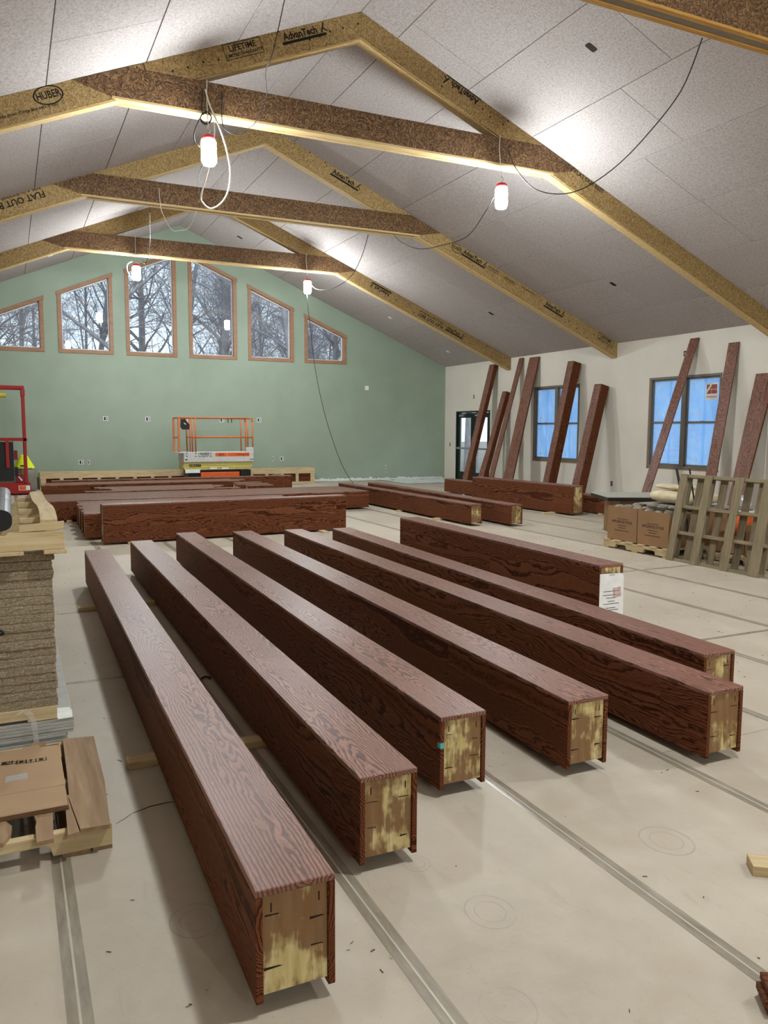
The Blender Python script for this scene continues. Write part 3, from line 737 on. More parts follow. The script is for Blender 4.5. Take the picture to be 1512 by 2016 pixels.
LP = [(2.43, 10.32, 5.27, 'lit caged work lamp with the big white cord loop around it'), (6.80, 10.32, 5.26, 'lit caged work lamp on the collar tie, with a dark cord swinging from it'),
      (2.80, 19.14, 5.33, 'lit caged work lamp with a small cord ring, before a gable window'), (6.92, 19.14, 5.34, 'lit caged work lamp with a cord dropping from it to the floor'),
      (2.45, 1.52, 5.27, 'lit caged work lamp on the fifth roof frame, beside the ridge side'), (6.80, 1.52, 5.27, 'lit caged work lamp on the fifth roof frame, by the white wall side'),
      (2.45, -7.3, 5.27, 'lit caged work lamp on the seventh roof frame, beside the ridge side'), (6.80, -7.3, 5.27, 'lit caged work lamp on the seventh roof frame, by the white wall side')]
for a in LP: lamp(*a)
def cord(pts, r, m, label, n=5, sub=6):
    P = smooth_path(pts, sub); loc = tuple(P[-1])
    return solid(MB().tube(P, r, n), 'power_cord', m, label, 'cord', loc, smooth=True)
def pxc(lst): return [ony(x, y, Y) for x, y, Y in lst]
TOP = 5.955
# supporting cords: over the tie, down its face to each lamp hook
for i, (x, y, zt, _) in enumerate(LP):
    Yt = {10.32: TR[2], 19.14: TR[0], 1.52: TR[4], -7.3: TR[6]}[y]
    cord([(x+.02, Yt+.05, TOP+.012), (x+.015, Yt-.016, TOP+.008), (x+.012, Yt-.022, TOP-.06), (x+.005, Yt-.03, 5.75), (x, y, zt+.075)], .006, M['cord_white'],
         ('pale cord holding the lamp with the big cord loop', 'pale cord holding the lamp beside the long swinging black cord', 'pale cord holding the lamp before a gable window', 'pale cord holding the lamp whose cord drops to the floor', 'pale cord holding a lamp on the fifth roof frame', 'pale cord holding the wall-side lamp on the fifth roof frame', 'pale cord holding a lamp on the seventh roof frame', 'pale cord holding the wall-side lamp on the seventh roof frame')[i])
n = 8
L = [(1383, 68), (1340, 180), (1270, 270), (1210, 330), (1150, 370), (1100, 382), (1050, 370), (1015, 330), (1000, 296)]
pts = pxc([(x, y, 6.27+(10.35-6.27)*i/8) for i, (x, y) in enumerate(L)]); pts[0].z = 5.545
cord(pts, .007, M['cord_black'], 'long black cord sagging between two collar ties by the white wall side', 5)
cord(pxc([(972, 388, 10.28), (955, 418, 10.7), (920, 465, 11.5), (870, 483, 12.4), (825, 490, 13.2), (792, 478, 14.1), (776, 463, 14.83)]), .007, M['cord_black'], 'dark cord sagging from lit lamp to the second collar tie')
cord(pxc([(725, 462, 14.84), (712, 505, 15.3), (690, 545, 16.2), (655, 568, 17.3), (625, 570, 18.4), (612, 560, 19.08)]), .007, M['cord_black'], 'dark cord sagging to the lamp by the gable wall')
cord(pxc([(604, 579, 19.12), (610, 640, 18.9), (622, 735, 18.5), (642, 825, 18.0), (668, 903, 17.5), (688, 942, 17.1)])+[Vector((7.20, 16.9, .376)), Vector((7.05, 16.6, .375))], .007, M['cord_black'], 'black cord hanging from a lamp down onto a floor beam')
cord([Vector((3.05, 9.0, ceil_z(3.05)-.01))]+pxc([(538, 100, 9.3), (523, 140, 9.55), (524, 190, 9.8), (503, 240, 10.05), (490, 252, 10.2), (470, 266, 10.28), (440, 250, 10.3), (437, 200, 10.39), (437, 181, 10.40)]), .006, M['cord_black'], 'thin dark wire dropping from the ceiling to the looped lamp')
Yl = 10.28
cord(pxc([(404, 176, Yl+.12), (412, 205, Yl+.1), (425, 235, Yl+.04), (436, 262, Yl), (446, 295, Yl-.02), (453, 335, Yl-.02), (450, 372, Yl), (437, 398, Yl), (415, 411, Yl-.02), (398, 398, Yl-.02), (396, 385, Yl-.03), (404, 355, Yl-.05), (411, 328, Yl-.06)]), .011, M['cord_white'], 'thick white cord looping below the lamp')
cord(pxc([(396, 390, Yl), (390, 365, Yl), (393, 340, Yl), (400, 322, Yl-.03)]), .004, M['cord_black'], 'thin dark wire curl under the looped lamp')
ck = [(398, 174, Yl+.12), (398, 222, Yl+.1), (404, 222, Yl+.1), (413, 226, Yl+.1), (416, 233, Yl+.1), (411, 243, Yl+.09), (401, 244, Yl+.09), (395, 236, Yl+.09), (397, 226, Yl+.08), (407, 220, Yl+.08), (415, 228, Yl+.08), (414, 238, Yl+.08), (404, 243, Yl+.08), (394, 234, Yl+.08), (390, 240, Yl+.06), (382, 262, Yl+.03), (384, 280, Yl), (393, 289, Yl)]
cord(pxc(ck), .0075, M['cord_black'], 'coiled black cord hanging on collar tie above a lamp')
cord(pxc([(421, 240, Yl+.1), (422, 262, Yl+.05), (420, 278, Yl+.02)]), .010, M['cord_white'], 'short white cord drop beside the coiled black cord')
cord(pxc([(258, 546, 19.1), (251, 535, 19.1), (251, 520, 19.12), (262, 515, 19.14), (273, 519, 19.15)]), .012, M['cord_white'], 'white cord ring beside the lamp before a gable window')
cord([ony(295, 412, 14.6), ony(296, 470, 18.0), ony(293, 500, 19.1), ony(286, 519, 19.1), ony(280, 512, 19.1)], .006, M['cord_black'], 'thin wire dropping behind the third collar tie')
cord(pxc([(313, 370, 14.83), (316, 405, 14.8), (322, 425, 14.8), (338, 452, 15.0), (352, 454, 15.2), (372, 448, 15.3), (385, 420, 15.0), (392, 395, 14.83)]), .006, M['cord_white'], 'thin pale cord swagged under the second collar tie')
# ================================================================== BOXED OAK BEAMS
def beam(p0, p1, z0, h, w, label, grp=None, side='L', t=.021, name='boxed_timber', cat='timber', slots=True):
    """p0,p1: two ends of the lower left (or front) edge; the beam lies to the side of that line"""
    p0 = Vector((p0[0], p0[1])); p1 = Vector((p1[0], p1[1])); d = p1-p0; L = d.length; a = math.atan2(d.y, d.x)
    s = -1 if side == 'R' else 1                     # lies to the right (-local y) or left (+local y)
    nrm = Vector((-d.y, d.x)).normalized()*s
    c = p0 + nrm*(w/2)
    e = thing(name, label, cat, (c.x, c.y, z0), (0, 0, a), grp)
    beam_parts(e, L, w, h, t, slots); return e
def beam_parts(e, L, w, h, t, slots=True):
    lo = .004
    part(MB().box(0, L, -w/2, w/2, h-t, h), 'top_board', M['oak_sheen'], e, bevel=.0025)
    part(MB().box(0, L, -w/2, -w/2+t, 0, h-t-.0006), 'side_board', M['oak'], e, bevel=.002)
    part(MB().box(0, L, w/2-t, w/2, 0, h-t-.0006), 'side_board', M['oak'], e, bevel=.002)
    rd = random.Random(int(L*1000+w*77))
    for k, x0 in enumerate((.008, L-.048)):
        b = part(MB().box(x0, x0+.04, -w/2+t+.001, w/2-t-.001, .022, h-t-.001), 'end_block', M['beam_end'], e, label='pale end block smeared with brown stain')
        if slots and k == 0:
            m2 = MB()
            for yy in (-1, 1):
                for zz in (.3, .68):
                    z = zz*h+rd.uniform(-.03, .03); y = yy*(w/2-t-.03); q = rd.uniform(.014, .028); m2.prism([(y-q, z), (y+q, z+rd.uniform(-.004, .004)), (y+q, z+.005), (y-q*.6, z+.0035)], 'yz', x0-.0006, x0+.0002)
            for yy in (-.3, .3):
                m2.box(x0-.0006, x0+.0002, yy*w-.002, yy*w+.002, h*.78, h*.86)
            part(m2, 'saw_slots', M['slot'], b)['kind'] = 'stuff'
Z0, BH, BW = .038, .330, .230
F = [((.550, 1.962), (.660, 8.52), 'oak box beam with a pale smudge on top, beside the fibre panel stack'),
     ((1.085, 2.484), (1.175, 9.03), 'oak box beam, second of the slanting row from the fibre panel stack'),
     ((1.639, 2.885), (1.765, 9.53), 'oak box beam with a small teal tag on its end corner'),
     ((2.276, 2.822), (2.420, 9.40), 'oak box beam right beside the one with the teal tag, away from panel stack'),
     ((2.963, 2.643), (3.040, 9.31), 'oak box beam with a plain reddish top, fifth of the row from panel stack'),
     ((3.450, 3.120), (3.640, 9.20), 'oak box beam next to the deep beam with the paper, sixth of the row')]
FB = []
for p, q, lab in F: FB.append(beam(p, q, Z0, BH, BW, lab, side='R'))
part(MB().box(-.0008, .0, BW/2-.019, BW/2-.001, .19, .215).box(0, .022, BW/2, BW/2+.0008, .19, .215), 'tape_tag', M['teal'], FB[2])
part(MB().prism([(.30, .0), (.33, -.012), (.37, -.006), (.40, .004), (.37, .018), (.33, .016)], 'xy', BH, BH+.0004), 'chalk_smudge', M['smudge'], FB[0])
b7 = beam((4.123, 4.785), (4.193, 8.41), .03, .53, .235, 'deep oak box beam with white paper stapled to its end', side='R')
pp = part(MB().prism([(-.115, .06), (.01, .05), (.025, .11), (.125, .115), (.12, .43), (.105, .455), (-.115, .46)], 'yz', -.006, -.004), 'paper_sheet', M['paper'], b7, label='white printed paper sheet')
# beam local +x points away from the camera, so the sheet's right-hand side is local -y: mirror the outline
pp.data.transform(Matrix.Diagonal((1, -1, 1, 1)))
R7 = b7.matrix_basis
def on7(y, z): return R7 @ Vector((-.0066, y, z))
rgt = (R7.to_3x3() @ Vector((0, -1, 0)))
letters('40303000', .036, pp, on7(0, .115), -rgt, Vector((0, 0, -1)), M['ink'], .004)
for k, (wd_, zz) in enumerate(((.06, .145), (.15, .165), (.09, .182), (.16, .215), (.07, .235), (.10, .262), (.17, .285), (.16, .315), (.05, .445))):
    part(MB().box(-.0072, -.0066, -wd_/2, wd_/2, zz, zz+.004), 'print_line', M['ink'], pp)
part(MB().prism([(-.10, .27), (-.02, .26), (-.015, .34), (-.09, .35)], 'yz', -.0072, -.0066), 'print_stain', M['stain'], pp)
# ---- raft of beams on the floor beyond the row
tall = beam((1.139, 11.40), (4.832, 11.625), .03, .53, .23, 'deep oak box beam on edge in front of the beam raft')
ORD = ('first', 'second', 'third', 'fourth', 'fifth', 'sixth', 'seventh', 'eighth', 'ninth')
ga = 'short beams laid tight behind the deep beam'
y = 12.02
for k in range(9):
    xl = (.945, .985, .955, 1.0, .96, 1.03, .97, 1.02, 1.01)[k]; hh = .345 if k == 0 else .330
    beam((xl, y), (4.60+(.0, .03, -.02, .02, .05, .0, .03, -.03, .02)[k], y+.02), .038, hh if k else .345, BW, 'short oak box beam, %s in the raft behind the deep edge-on beam' % ORD[k], ga); y += BW+.026+(.03 if k == 0 else 0)
gb = 'long beams in the middle of the raft'
y = 14.56
for k in range(6):
    beam((.22+.03*(k % 3), y-.03), (6.56-.012*k, y+.02), .038, .330, BW, 'long oak box beam, %s of the six running through the raft from the deep beam' % ORD[k], gb); y += BW+.028
gc = 'short beams at the gable side of the raft'
y = 16.42
for k in range(5):
    xl = (1.33, 1.87, 1.85, 1.66, 1.60)[k]; xr = (4.42, 3.92, 4.12, 4.25, 4.08)[k]
    beam((xl, y), (xr, y+.01), .038, .330, BW, 'short oak box beam, %s of five beyond the long raft beams' % ORD[k], gc); y += BW+.03
gs = 'short offcut beams in the raft'
for k, (xl, xr, yy) in enumerate(((4.72, 5.32, 16.95), (4.62, 5.36, 17.45), (4.70, 5.34, 17.95))):
    beam((xl, yy), (xr, yy), .038, .330, BW, 'stubby oak box beam offcut, %s of three from the long raft beams' % ORD[k], gs)
gd = 'beams lying in front of the timber crate'
for xl, xr, yy, k in ((.62, 5.02, 18.66, 0), (.70, 5.22, 18.95, 1), (.74, 4.95, 19.23, 2)):
    beam((xl, yy), (xr, yy+.05), .038, .330, BW, 'oak box beam between raft and orange lift, %s of three from the raft' % ORD[k], gd)
beam((.9, 20.22), (6.87, 20.30), .038, .330, BW, 'long oak box beam closest to the orange lift')
# ---- two beams pointing at the gable wall
beam((6.915, 11.24), (6.90, 17.05), Z0, BH, .225, 'oak box beam pointing at the gable wall, with the cord lying over it', side='R')
beam((7.50, 10.93), (7.60, 16.95), Z0, BH, .235, 'oak box beam pointing at the gable wall, nearer to the white wall', side='R')
# ---- beams along the white wall
beam((9.53, 11.86), (9.30, 15.07), .03, .535, .26, 'deep oak box beam lying parallel to the white wall', side='R')
beam((10.17, 11.25), (10.10, 17.72), .03, .325, .23, 'low oak box beam behind the deep one by the white wall', side='R')
# ---- beams leaning on the white wall
def leaner(Yn, a, b, ztop, base_x, label, grp=None, hollow=False):
    """Yn near side, a width along the wall, b thickness away from it, base_x front edge on the floor"""
    xb = XR-.004
    L0 = math.hypot(xb-b-base_x, ztop); th = math.atan2(ztop, xb-b-base_x)          # angle of the front face to the floor
    # local x runs up the beam, local z points out to the room
    back = b/math.sin(th)
    e = thing('leaning_timber', label, 'timber', (base_x+0, Yn+a/2, 0), None, grp)
    ux = Vector((math.cos(th), 0, math.sin(th))); uz = Vector((-math.sin(th), 0, math.cos(th))); uy = uz.cross(ux)
    # front face passes through (base_x,0,0); body of thickness t lies behind it; foot cut leaves the back edge on the floor
    t = b*math.sin(th)
    R = Matrix(((ux.x, uy.x, uz.x), (ux.y, uy.y, uz.y), (ux.z, uy.z, uz.z)))
    e.rotation_euler = R.to_euler()
    # after tilting, the lowest corner is the rear foot: lift so that it meets the floor
    low = t*math.cos(th)
    e.location = Vector((base_x, Yn+a/2, 0)) + ux*0 + Vector((0, 0, low))
    L = (ztop-low)/math.sin(th)
    m2 = MB().box(0, L, -a/2, a/2, -.021, 0); part(m2, 'top_board', M['oak_sheen'], e, bevel=.002)  # front face takes the paler oak with sheen painted into its colour
    if t > .06:
        part(MB().box(0, L, -a/2, -a/2+.021, -t, -.0215), 'side_board', M['oak'], e, bevel=.002)
        part(MB().box(0, L, a/2-.021, a/2, -t, -.0215), 'side_board', M['oak'], e, bevel=.002)
        part(MB().box(L-.04, L-.008, -a/2+.022, a/2-.022, -t, -.022), 'end_block', M['oak'], e)
    else:
        part(MB().box(0, L, -a/2, a/2, -t, -.0215), 'back_board', M['oak'], e, bevel=.002)
    return e
leaner(19.90, .25, .14, 3.52, 12.06, 'leaning oak box beam crossing the glazed door, the tallest there')
leaner(19.46, .10, .05, 2.57, 12.18, 'narrow leaning oak board beside the glazed door')
leaner(19.225, .20, .15, 2.71, 12.16, 'short leaning oak box beam just past the glazed door')
leaner(18.61, .20, .035, 3.61, 12.07, 'thin pale leaning oak board between the door and first window')
leaner(17.87, .42, .05, 3.585, 12.22, 'wide leaning oak board at the edge of the window by the door')
leaner(16.122, .22, .262, 3.33, 12.11, 'square leaning oak box beam crossing the window by the door')
leaner(15.066, .245, .256, 2.71, 12.20, 'shorter leaning oak box beam between the two windows')
leaner(12.37, .23, .03, 3.535, 11.78, 'slim leaning oak board crossing the window with the sticker')
leaner(11.35, .255, .03, 3.35, 12.50, 'leaning oak board at the edge of the sticker window')
leaner(10.62, .30, .03, 2.70, 12.44, 'leaning oak board behind the upright pallet')
leaner(10.50, .10, .05, 2.60, 12.30, 'narrow leaning oak strip next to a board behind the upright pallet')
# ---- bearers under the beams
def bearer(x0, x1, y, lab, w=.089, z=.038, rot=0, grp=None, m='pine'):
    c = ((x0+x1)/2, y, 0); e = solid(MB().box(-(x1-x0)/2, (x1-x0)/2, -w/2, w/2, 0, z-.0005), 'lumber_stick', M[m], lab, 'lumber', c, bevel=.003, group=grp, world=False)
    e.rotation_euler = (0, 0, rot); return e
bearer(.45, 1.36, 3.80, 'pale bearer stick under the near part of two row beams')
bearer(.50, 1.46, 7.35, 'pale bearer stick under the far part of two row beams')
gr = 'bearers hidden under the floor beams'
for x0, x1, y in ((1.60, 2.62, 4.3), (1.7, 2.72, 8.3), (2.93, 3.85, 4.2), (3.0, 3.95, 8.2)):
    bearer(x0, x1, y, 'bearer stick under the slanting row of beams', grp=gr)
for y, lab in ((5.3, 'thin bearer under the deep papered beam'), (7.9, 'thin bearer under the deep papered beam')):
    bearer(4.13, 4.45, y, lab, z=.03, grp='bearers under the deep papered beam')
for yy, z in ((12.4, .03), (14.6, .03)): bearer(9.25, 9.8, yy, 'thin bearer under the deep beam by the white wall', z=z, grp='bearers under the wall-side beams')
for yy, z in ((11.8, .03), (16.8, .03)): bearer(10.12, 10.42, yy, 'thin bearer under the low beam by the white wall', z=z, grp='bearers under the wall-side beams')
for yy in (12.3, 16.2): bearer(6.8, 7.9, yy, 'bearer stick under the two beams pointing at the gable wall', grp='bearers under the pointing beams')
def ybearer(x, y0, y1, lab, z=.038, grp=None):
    return solid(MB().box(-.045, .045, -(y1-y0)/2, (y1-y0)/2, 0, z-.0005), 'lumber_stick', M['pine'], lab, 'lumber', (x, (y0+y1)/2, 0), bevel=.003, group=grp, world=False)
for x in (1.5, 4.4): ybearer(x, 11.38, 11.70, 'thin bearer under the deep beam before the raft', z=.03, grp='bearers under the beam raft')
for x in (1.3, 4.1): ybearer(x, 11.98, 14.45, 'bearer under the short raft beams', grp='bearers under the beam raft')
for x in (.9, 5.95): ybearer(x, 14.48, 16.3, 'bearer under the long raft beams', grp='bearers under the beam raft')
for x in (2.1, 3.75): ybearer(x, 16.38, 17.75, 'bearer under the gable-side raft beams', grp='bearers under the beam raft')
for x in (4.85, 5.2): ybearer(x, 16.92, 18.22, 'bearer under the beam offcuts', grp='bearers under the beam raft')
for x in (1.2, 4.6): ybearer(x, 18.6, 19.55, 'bearer under the beams before the lift', grp='bearers under the beam raft')
for x in (1.4, 6.2): ybearer(x, 20.15, 20.6, 'bearer under the beam closest to the lift', grp='bearers under the beam raft')
P = onz(846, 1020, 0.0)
solid(MB().box(P.x-.05, P.x+.05, P.y+1.2, P.y+1.29, 0, .03), 'lumber_scrap', M['pine'], 'small pale block between deep papered beam and the pointing beams', 'lumber', (P.x, P.y+1.2, 0), bevel=.003)
# ================================================================== LEFT FOREGROUND: PALLET, DRYWALL, FIBRE PANELS
def notched(L, h, n0, n1, nd):
    """side outline of a notched stringer, x along its length, notches cut from below"""
    P = [(0, 0)]
    for c in (n0, n1):
        P += [(c-.11, 0), (c-.10, nd*.8), (c-.085, nd), (c+.085, nd), (c+.10, nd*.8), (c+.11, 0)]
    return P + [(L, 0), (L, h), (0, h)]
# carton pallet: stringers run along X, deck boards along Y
pt = thing('shipping_pallet', 'worn pallet with split deck boards under the flat carton', 'pallet', (.30, 3.06, 0))
PX0, PX1, PY0, PY1 = -.92, .30, 3.06, 4.0
for y in (PY0, (PY0+PY1)/2-.019, PY1-.04):
    o = part(MB().prism([(PX0+a, .016+b) for a, b in notched(1.22, .085, .36, .90, .045)], 'xz', y, y+.038), 'stringer', M['pine'], pt, world=True, bevel=.002)
def jag(x0, x1, y0, y1, n, amp, seed):
    rd = random.Random(seed); L = [(x0+rd.uniform(-amp, amp), y0+(y1-y0)*i/n) for i in range(n+1)]; R = [(x1+rd.uniform(-amp*.3, amp*.3), y1-(y1-y0)*i/n) for i in range(n+1)]
    return L+R
part(MB().prism([(.185, 3.03), (.29, 3.02), (.312, 3.42), (.318, 3.96), (.18, 3.985), (.172, 3.55), (.165, 3.30)], 'xy', .1015, .118), 'deck_board', M['old_y'], pt, world=True, label='brown split deck board')
part(MB().prism([(.140, 3.0), (.181, 3.01), (.162, 3.30), (.166, 3.34), (.150, 3.36)], 'xy', .1015, .118), 'deck_board', M['old_y'], pt, world=True, label='broken strip of deck board')
part(MB().prism([(.035, 2.995), (.092, 2.995), (.098, 3.2), (.104, 3.98), (.04, 3.985), (.045, 3.3), (.028, 3.24), (.04, 3.16), (.034, 3.12)], 'xy', .1015, .118), 'deck_board', M['old_y'], pt, world=True)
part(MB().prism([(-.30, 3.02), (-.075, 3.04), (-.05, 3.10), (-.045, 3.16), (-.07, 3.22), (-.30, 3.20)], 'xy', .1015, .118), 'deck_board', M['old_y'], pt, world=True, label='snapped deck board end')
for x0, x1 in ((-.30, -.16), (-.55, -.42), (-.9, -.76)):
    part(MB().prism(jag(x0, x1, 3.24 if x0 > -.4 else 3.02, 3.98, 5, .006, int(x0*100)), 'xy', .1015, .118), 'deck_board', M['old_y'], pt, world=True)
for x0, x1 in ((.12, .22), (-.36, -.26), (-.9, -.8), (.23, .30)):
    part(MB().box(x0, x1, PY0+.005, PY1-.01, 0, .0155), 'bottom_board', M['old_y'], pt, world=True)
# flat carton on the pallet
ct = thing('flat_carton', 'flattened brown carton with shipping symbols lying on the worn pallet', 'carton', (-.3, 3.6, .118))
part(MB().box(-.80, .158, 3.21, 3.90, .1185, .130), 'lower_flap', M['cardin'], ct, world=True)
part(MB().box(-.80, .155, 3.215, 3.40, .131, .140), 'front_panel', M['card'], ct, world=True, bevel=.003)
part(MB().box(-.80, .157, 3.401, 3.71, .131, .142), 'middle_panel', M['card'], ct, world=True, bevel=.003)
bp = part(MB().prism([(-.80, 3.711), (.160, 3.711), (.163, 3.86), (.075, 3.87), (.073, 3.90), (.005, 3.90), (.003, 3.88), (-.80, 3.89)], 'xy', .131, .139), 'back_panel', M['card'], ct, world=True)
mp_ = bp
sy = MB()
for k, (px, py) in enumerate(((8, 1503), (24, 1501), (42, 1500), (61, 1498), (81, 1495))):
    P = onz(px, py, .1425); s = .022
    sy.box(P.x-s, P.x+s, P.y-s*.9, P.y-s*.75, .1425, .1428).box(P.x-s, P.x-s*.85, P.y-s*.9, P.y+s*.9, .1425, .1428).box(P.x+s*.85, P.x+s, P.y-s*.9, P.y+s*.9, .1425, .1428)
    if k % 2: sy.box(P.x-s*.1, P.x+s*.1, P.y-s*.6, P.y+s*.5, .1425, .1428).prism([(P.x-s*.5, P.y+s*.4), (P.x+s*.5, P.y+s*.4), (P.x, P.y+s*.9)], 'xy', .1425, .1428)
    else: sy.prism([(P.x-s*.6, P.y-s*.5), (P.x+s*.6, P.y-s*.5), (P.x+s*.25, P.y+.0), (P.x+s*.5, P.y+s*.7), (P.x-s*.5, P.y+s*.7), (P.x-s*.25, P.y)], 'xy', .1425, .1428)
part(sy, 'shipping_symbols', M['ink'], ct, world=True)
P = onz(38, 1530, .143); part(MB().prism([(P.x-.055, P.y-.028), (P.x+.033, P.y-.022), (P.x+.03, P.y+.035), (P.x-.05, P.y+.03)], 'xy', .1421, .1427), 'clear_tape', M['wrap'], ct, world=True)
# drywall sheets
DY = 4.06
dgrp = 'drywall sheets under the fibre panels'
for k in range(13):
    xr = .238 if k >= 8 else .204
    xr += random.Random(k).uniform(-.006, .006); z = .002+k*.0145
    solid(MB().box(-.98, xr, DY+random.Random(k+50).uniform(0, .01), DY+2.44, z, z+.0132), 'drywall_sheet', M['dry'], 'grey drywall sheet, number %s up from the floor in the flat stack' % ('one two three four five six seven eight nine ten eleven twelve'.split()[k]) if k < 12 else 'top drywall sheet with a torn white corner', 'drywall', (-.37, DY+1.2, z), group=dgrp if k < 12 else None, bevel=.0012)
zt = .002+12*.0145+.0134
solid(MB().prism([(.165, DY+.003), (.232, DY+.006), (.236, DY+.10), (.228, DY+.16), (.165, DY+.17)], 'xy', zt, zt+.003), 'torn_paper', M['dryw'], 'torn white paper strip on the drywall stack corner', 'paper', (.2, DY+.05, zt))
# dunnage and fibre panels
zt += .003
for y0, y1, lab in ((DY+.01, DY+.10, 'front'), (DY+1.15, DY+1.24, 'middle'), (DY+2.3, DY+2.39, 'rear')):
    solid(MB().prism([(-1.0, zt), (.02, zt), (.022, zt-.0), (.06, zt), (.164, zt), (.164, zt+.066), (-1.0, zt+.066)], 'xz', y0, y1) if lab != 'front' else
          MB().box(-1.0, .164, y0, y1, zt+.012, zt+.066).box(.03, .164, y0, y1, zt, zt+.012).box(-.55, -.4, y0, y1, zt, zt+.012).box(-1.0, -.9, y0, y1, zt, zt+.012), 'dunnage_board', M['pine'], 'pale %s support board between drywall and fibre panels' % lab, 'lumber', (-.4, (y0+y1)/2, zt), bevel=.002)
zp = zt+.067; NP = 18; ph = (1.018-zp)/NP
pm = []
for v in range(4):
    rd = random.Random(90+v); mb = MB(); n = 46; x0, x1 = -1.05, .168; rows = 4
    fr = []
    for j in range(rows+1):
        for i in range(n+1):
            edge = (j in (0, rows)) or i in (0, n)
            fr.append((x0+(x1-x0)*i/n + (rd.uniform(-.004, .004) if i == n else 0), rd.uniform(-.0016, .002)+(.0008 if edge else 0), (ph-.0014)*j/rows + (rd.uniform(-.0015, .0015) if j in (1, 2, 3) else (rd.uniform(-.0012, 0) if j == rows else rd.uniform(0, .0006)))))
    o = len(fr); bk = [(x0, 2.44, 0), (x1, 2.44, 0), (x1, 2.44, ph-.003), (x0, 2.44, ph-.003)]
    fs = [(j*(n+1)+i, j*(n+1)+i+1, (j+1)*(n+1)+i+1, (j+1)*(n+1)+i) for j in range(rows) for i in range(n)]
    fs.append(tuple(range(n, -1, -1))+(o+0, o+1)); fs.append(tuple(range(rows*(n+1), rows*(n+1)+n+1))+(o+2, o+3))
    fs.append(tuple(j*(n+1)+n for j in range(rows+1))+(o+2, o+1)); fs.append(tuple(j*(n+1) for j in range(rows, -1, -1))+(o+0, o+3)); fs.append((o+3, o+2, o+1, o))
    mb.add(fr+bk, fs); pm.append(mb.mesh('fibre_panel')); pm[-1].materials.append(M['fibre_edge'])
for k in range(NP):
    o = bpy.data.objects.new('fibre_panel', pm[k % 4]); COL.objects.link(o); rd = random.Random(k)
    o.location = (rd.uniform(-.004, .003) + (.010 if k == NP-1 else 0), DY+.012+rd.uniform(-.006, .006), zp+k*ph)
    tag(o, 'topmost coarse wood-fibre panel of the tall stack' if k == NP-1 else 'coarse wood-fibre panel, number %s up from the bottom of the tall stack' % ('one two three four five six seven eight nine ten eleven twelve thirteen fourteen fifteen sixteen seventeen eighteen'.split()[k]), 'panel', None if k == NP-1 else 'wood-fibre panels in the tall stack')
ztop = zp+NP*ph
# upturned skid on the panel stack: stringers on edge, one warped plank across
sk = thing('upturned_skid', 'upside-down pale pallet with a warped plank on the panel stack', 'pallet', (0, 4.1, ztop))
for x0, x1 in ((-.95, -.85), (-.08, .045), (.13, .232)):
    part(MB().box(x0, x1, 3.985, 5.75, ztop, ztop+.018), 'deck_board', M['pine_y'], sk, world=True, bevel=.002)
zs = ztop+.0185
for k, y in enumerate((4.0, 4.38, 4.86, 5.30, 5.66)):
    xr = .224-.006*k; nt = .085-(.0 if k else 0)
    P = [(-1.0, zs), (xr, zs), (xr, zs+.085), (-.02 if k == 0 else .02, zs+.085), (-.035 if k == 0 else 0, zs+.073), (-.40, zs+.073), (-.42, zs+.085), (-1.0, zs+.085)]
    part(MB().prism(P, 'xz', y, y+.04), 'stringer', M['pine'], sk, world=True, bevel=.002)
    if k:
        part(MB().box(.035, xr-.05, y-.002, y+.022, zs+.0855, zs+.115), 'cleat', M['pine'], sk, world=True, bevel=.002)
part(MB().prism([(.03, zs+.088), (.09, zs+.091), (.222, zs+.099), (.224, zs+.132), (.03, zs+.118)], 'xz', 4.012, 4.028), 'split_board', M['pine'], sk, world=True, label='cracked cross board')
wp = MB(); n = 10; vs_ = []; fs = []
for i in range(n+1):
    t = i/n; y = 4.05+t*1.62; zc = zs+.121+.010*math.sin(t*6.5)+.012*t; dx = .008*math.sin(t*5)
    for x in (.122+dx, .198+dx):
        vs_ += [(x, y, zc), (x, y, zc+.016)]
for i in range(n):
    a = i*4; b = a+4
    fs += [(a+1, a+3, b+3, b+1), (a, b, b+2, a+2), (a, a+1, b+1, b), (a+2, b+2, b+3, a+3)]
fs += [(0, 2, 3, 1), (n*4, n*4+1, n*4+3, n*4+2)]
wp.add(vs_, fs); part(wp, 'warped_plank', M['pine_y'], sk, world=True, label='warped cream plank')
# wrapped roll lying on the skid
rl = thing('wrapped_roll', 'dark grey plastic wrapped roll with a black end on the skid', 'roll', (-.06, 4.1, zs+.086))
zr = zs+.088
def sup(n, rx, rz, cx, cz):
    return [(cx+rx*math.copysign(abs(math.cos(2*math.pi*i/n))**.7, math.cos(2*math.pi*i/n)), cz+rz*math.copysign(abs(math.sin(2*math.pi*i/n))**.7, math.sin(2*math.pi*i/n))) for i in range(n)]
part(MB().prism(sup(24, .078, .052, -.075, zr+.053), 'xz', 4.06, 5.62), 'wrapped_body', M['roll'], rl, world=True)
part(MB().prism(sup(24, .0775, .0515, -.075, zr+.053), 'xz', 4.052, 4.0602), 'black_end', M['black'], rl, world=True)
for y in (4.75, 5.2):
    part(MB().prism(sup(24, .0795, .0535, -.075, zr+.053), 'xz', y, y+.012), 'wrap_band', M['alu'], rl, world=True)
for zz, xx in ((zr+.1045, -.095), (zr+.1045, -.065)):
    part(MB().box(xx-.003, xx+.003, 4.07, 5.6, zz, zz+.0022), 'wrap_crease', M['alu'], rl, world=True)
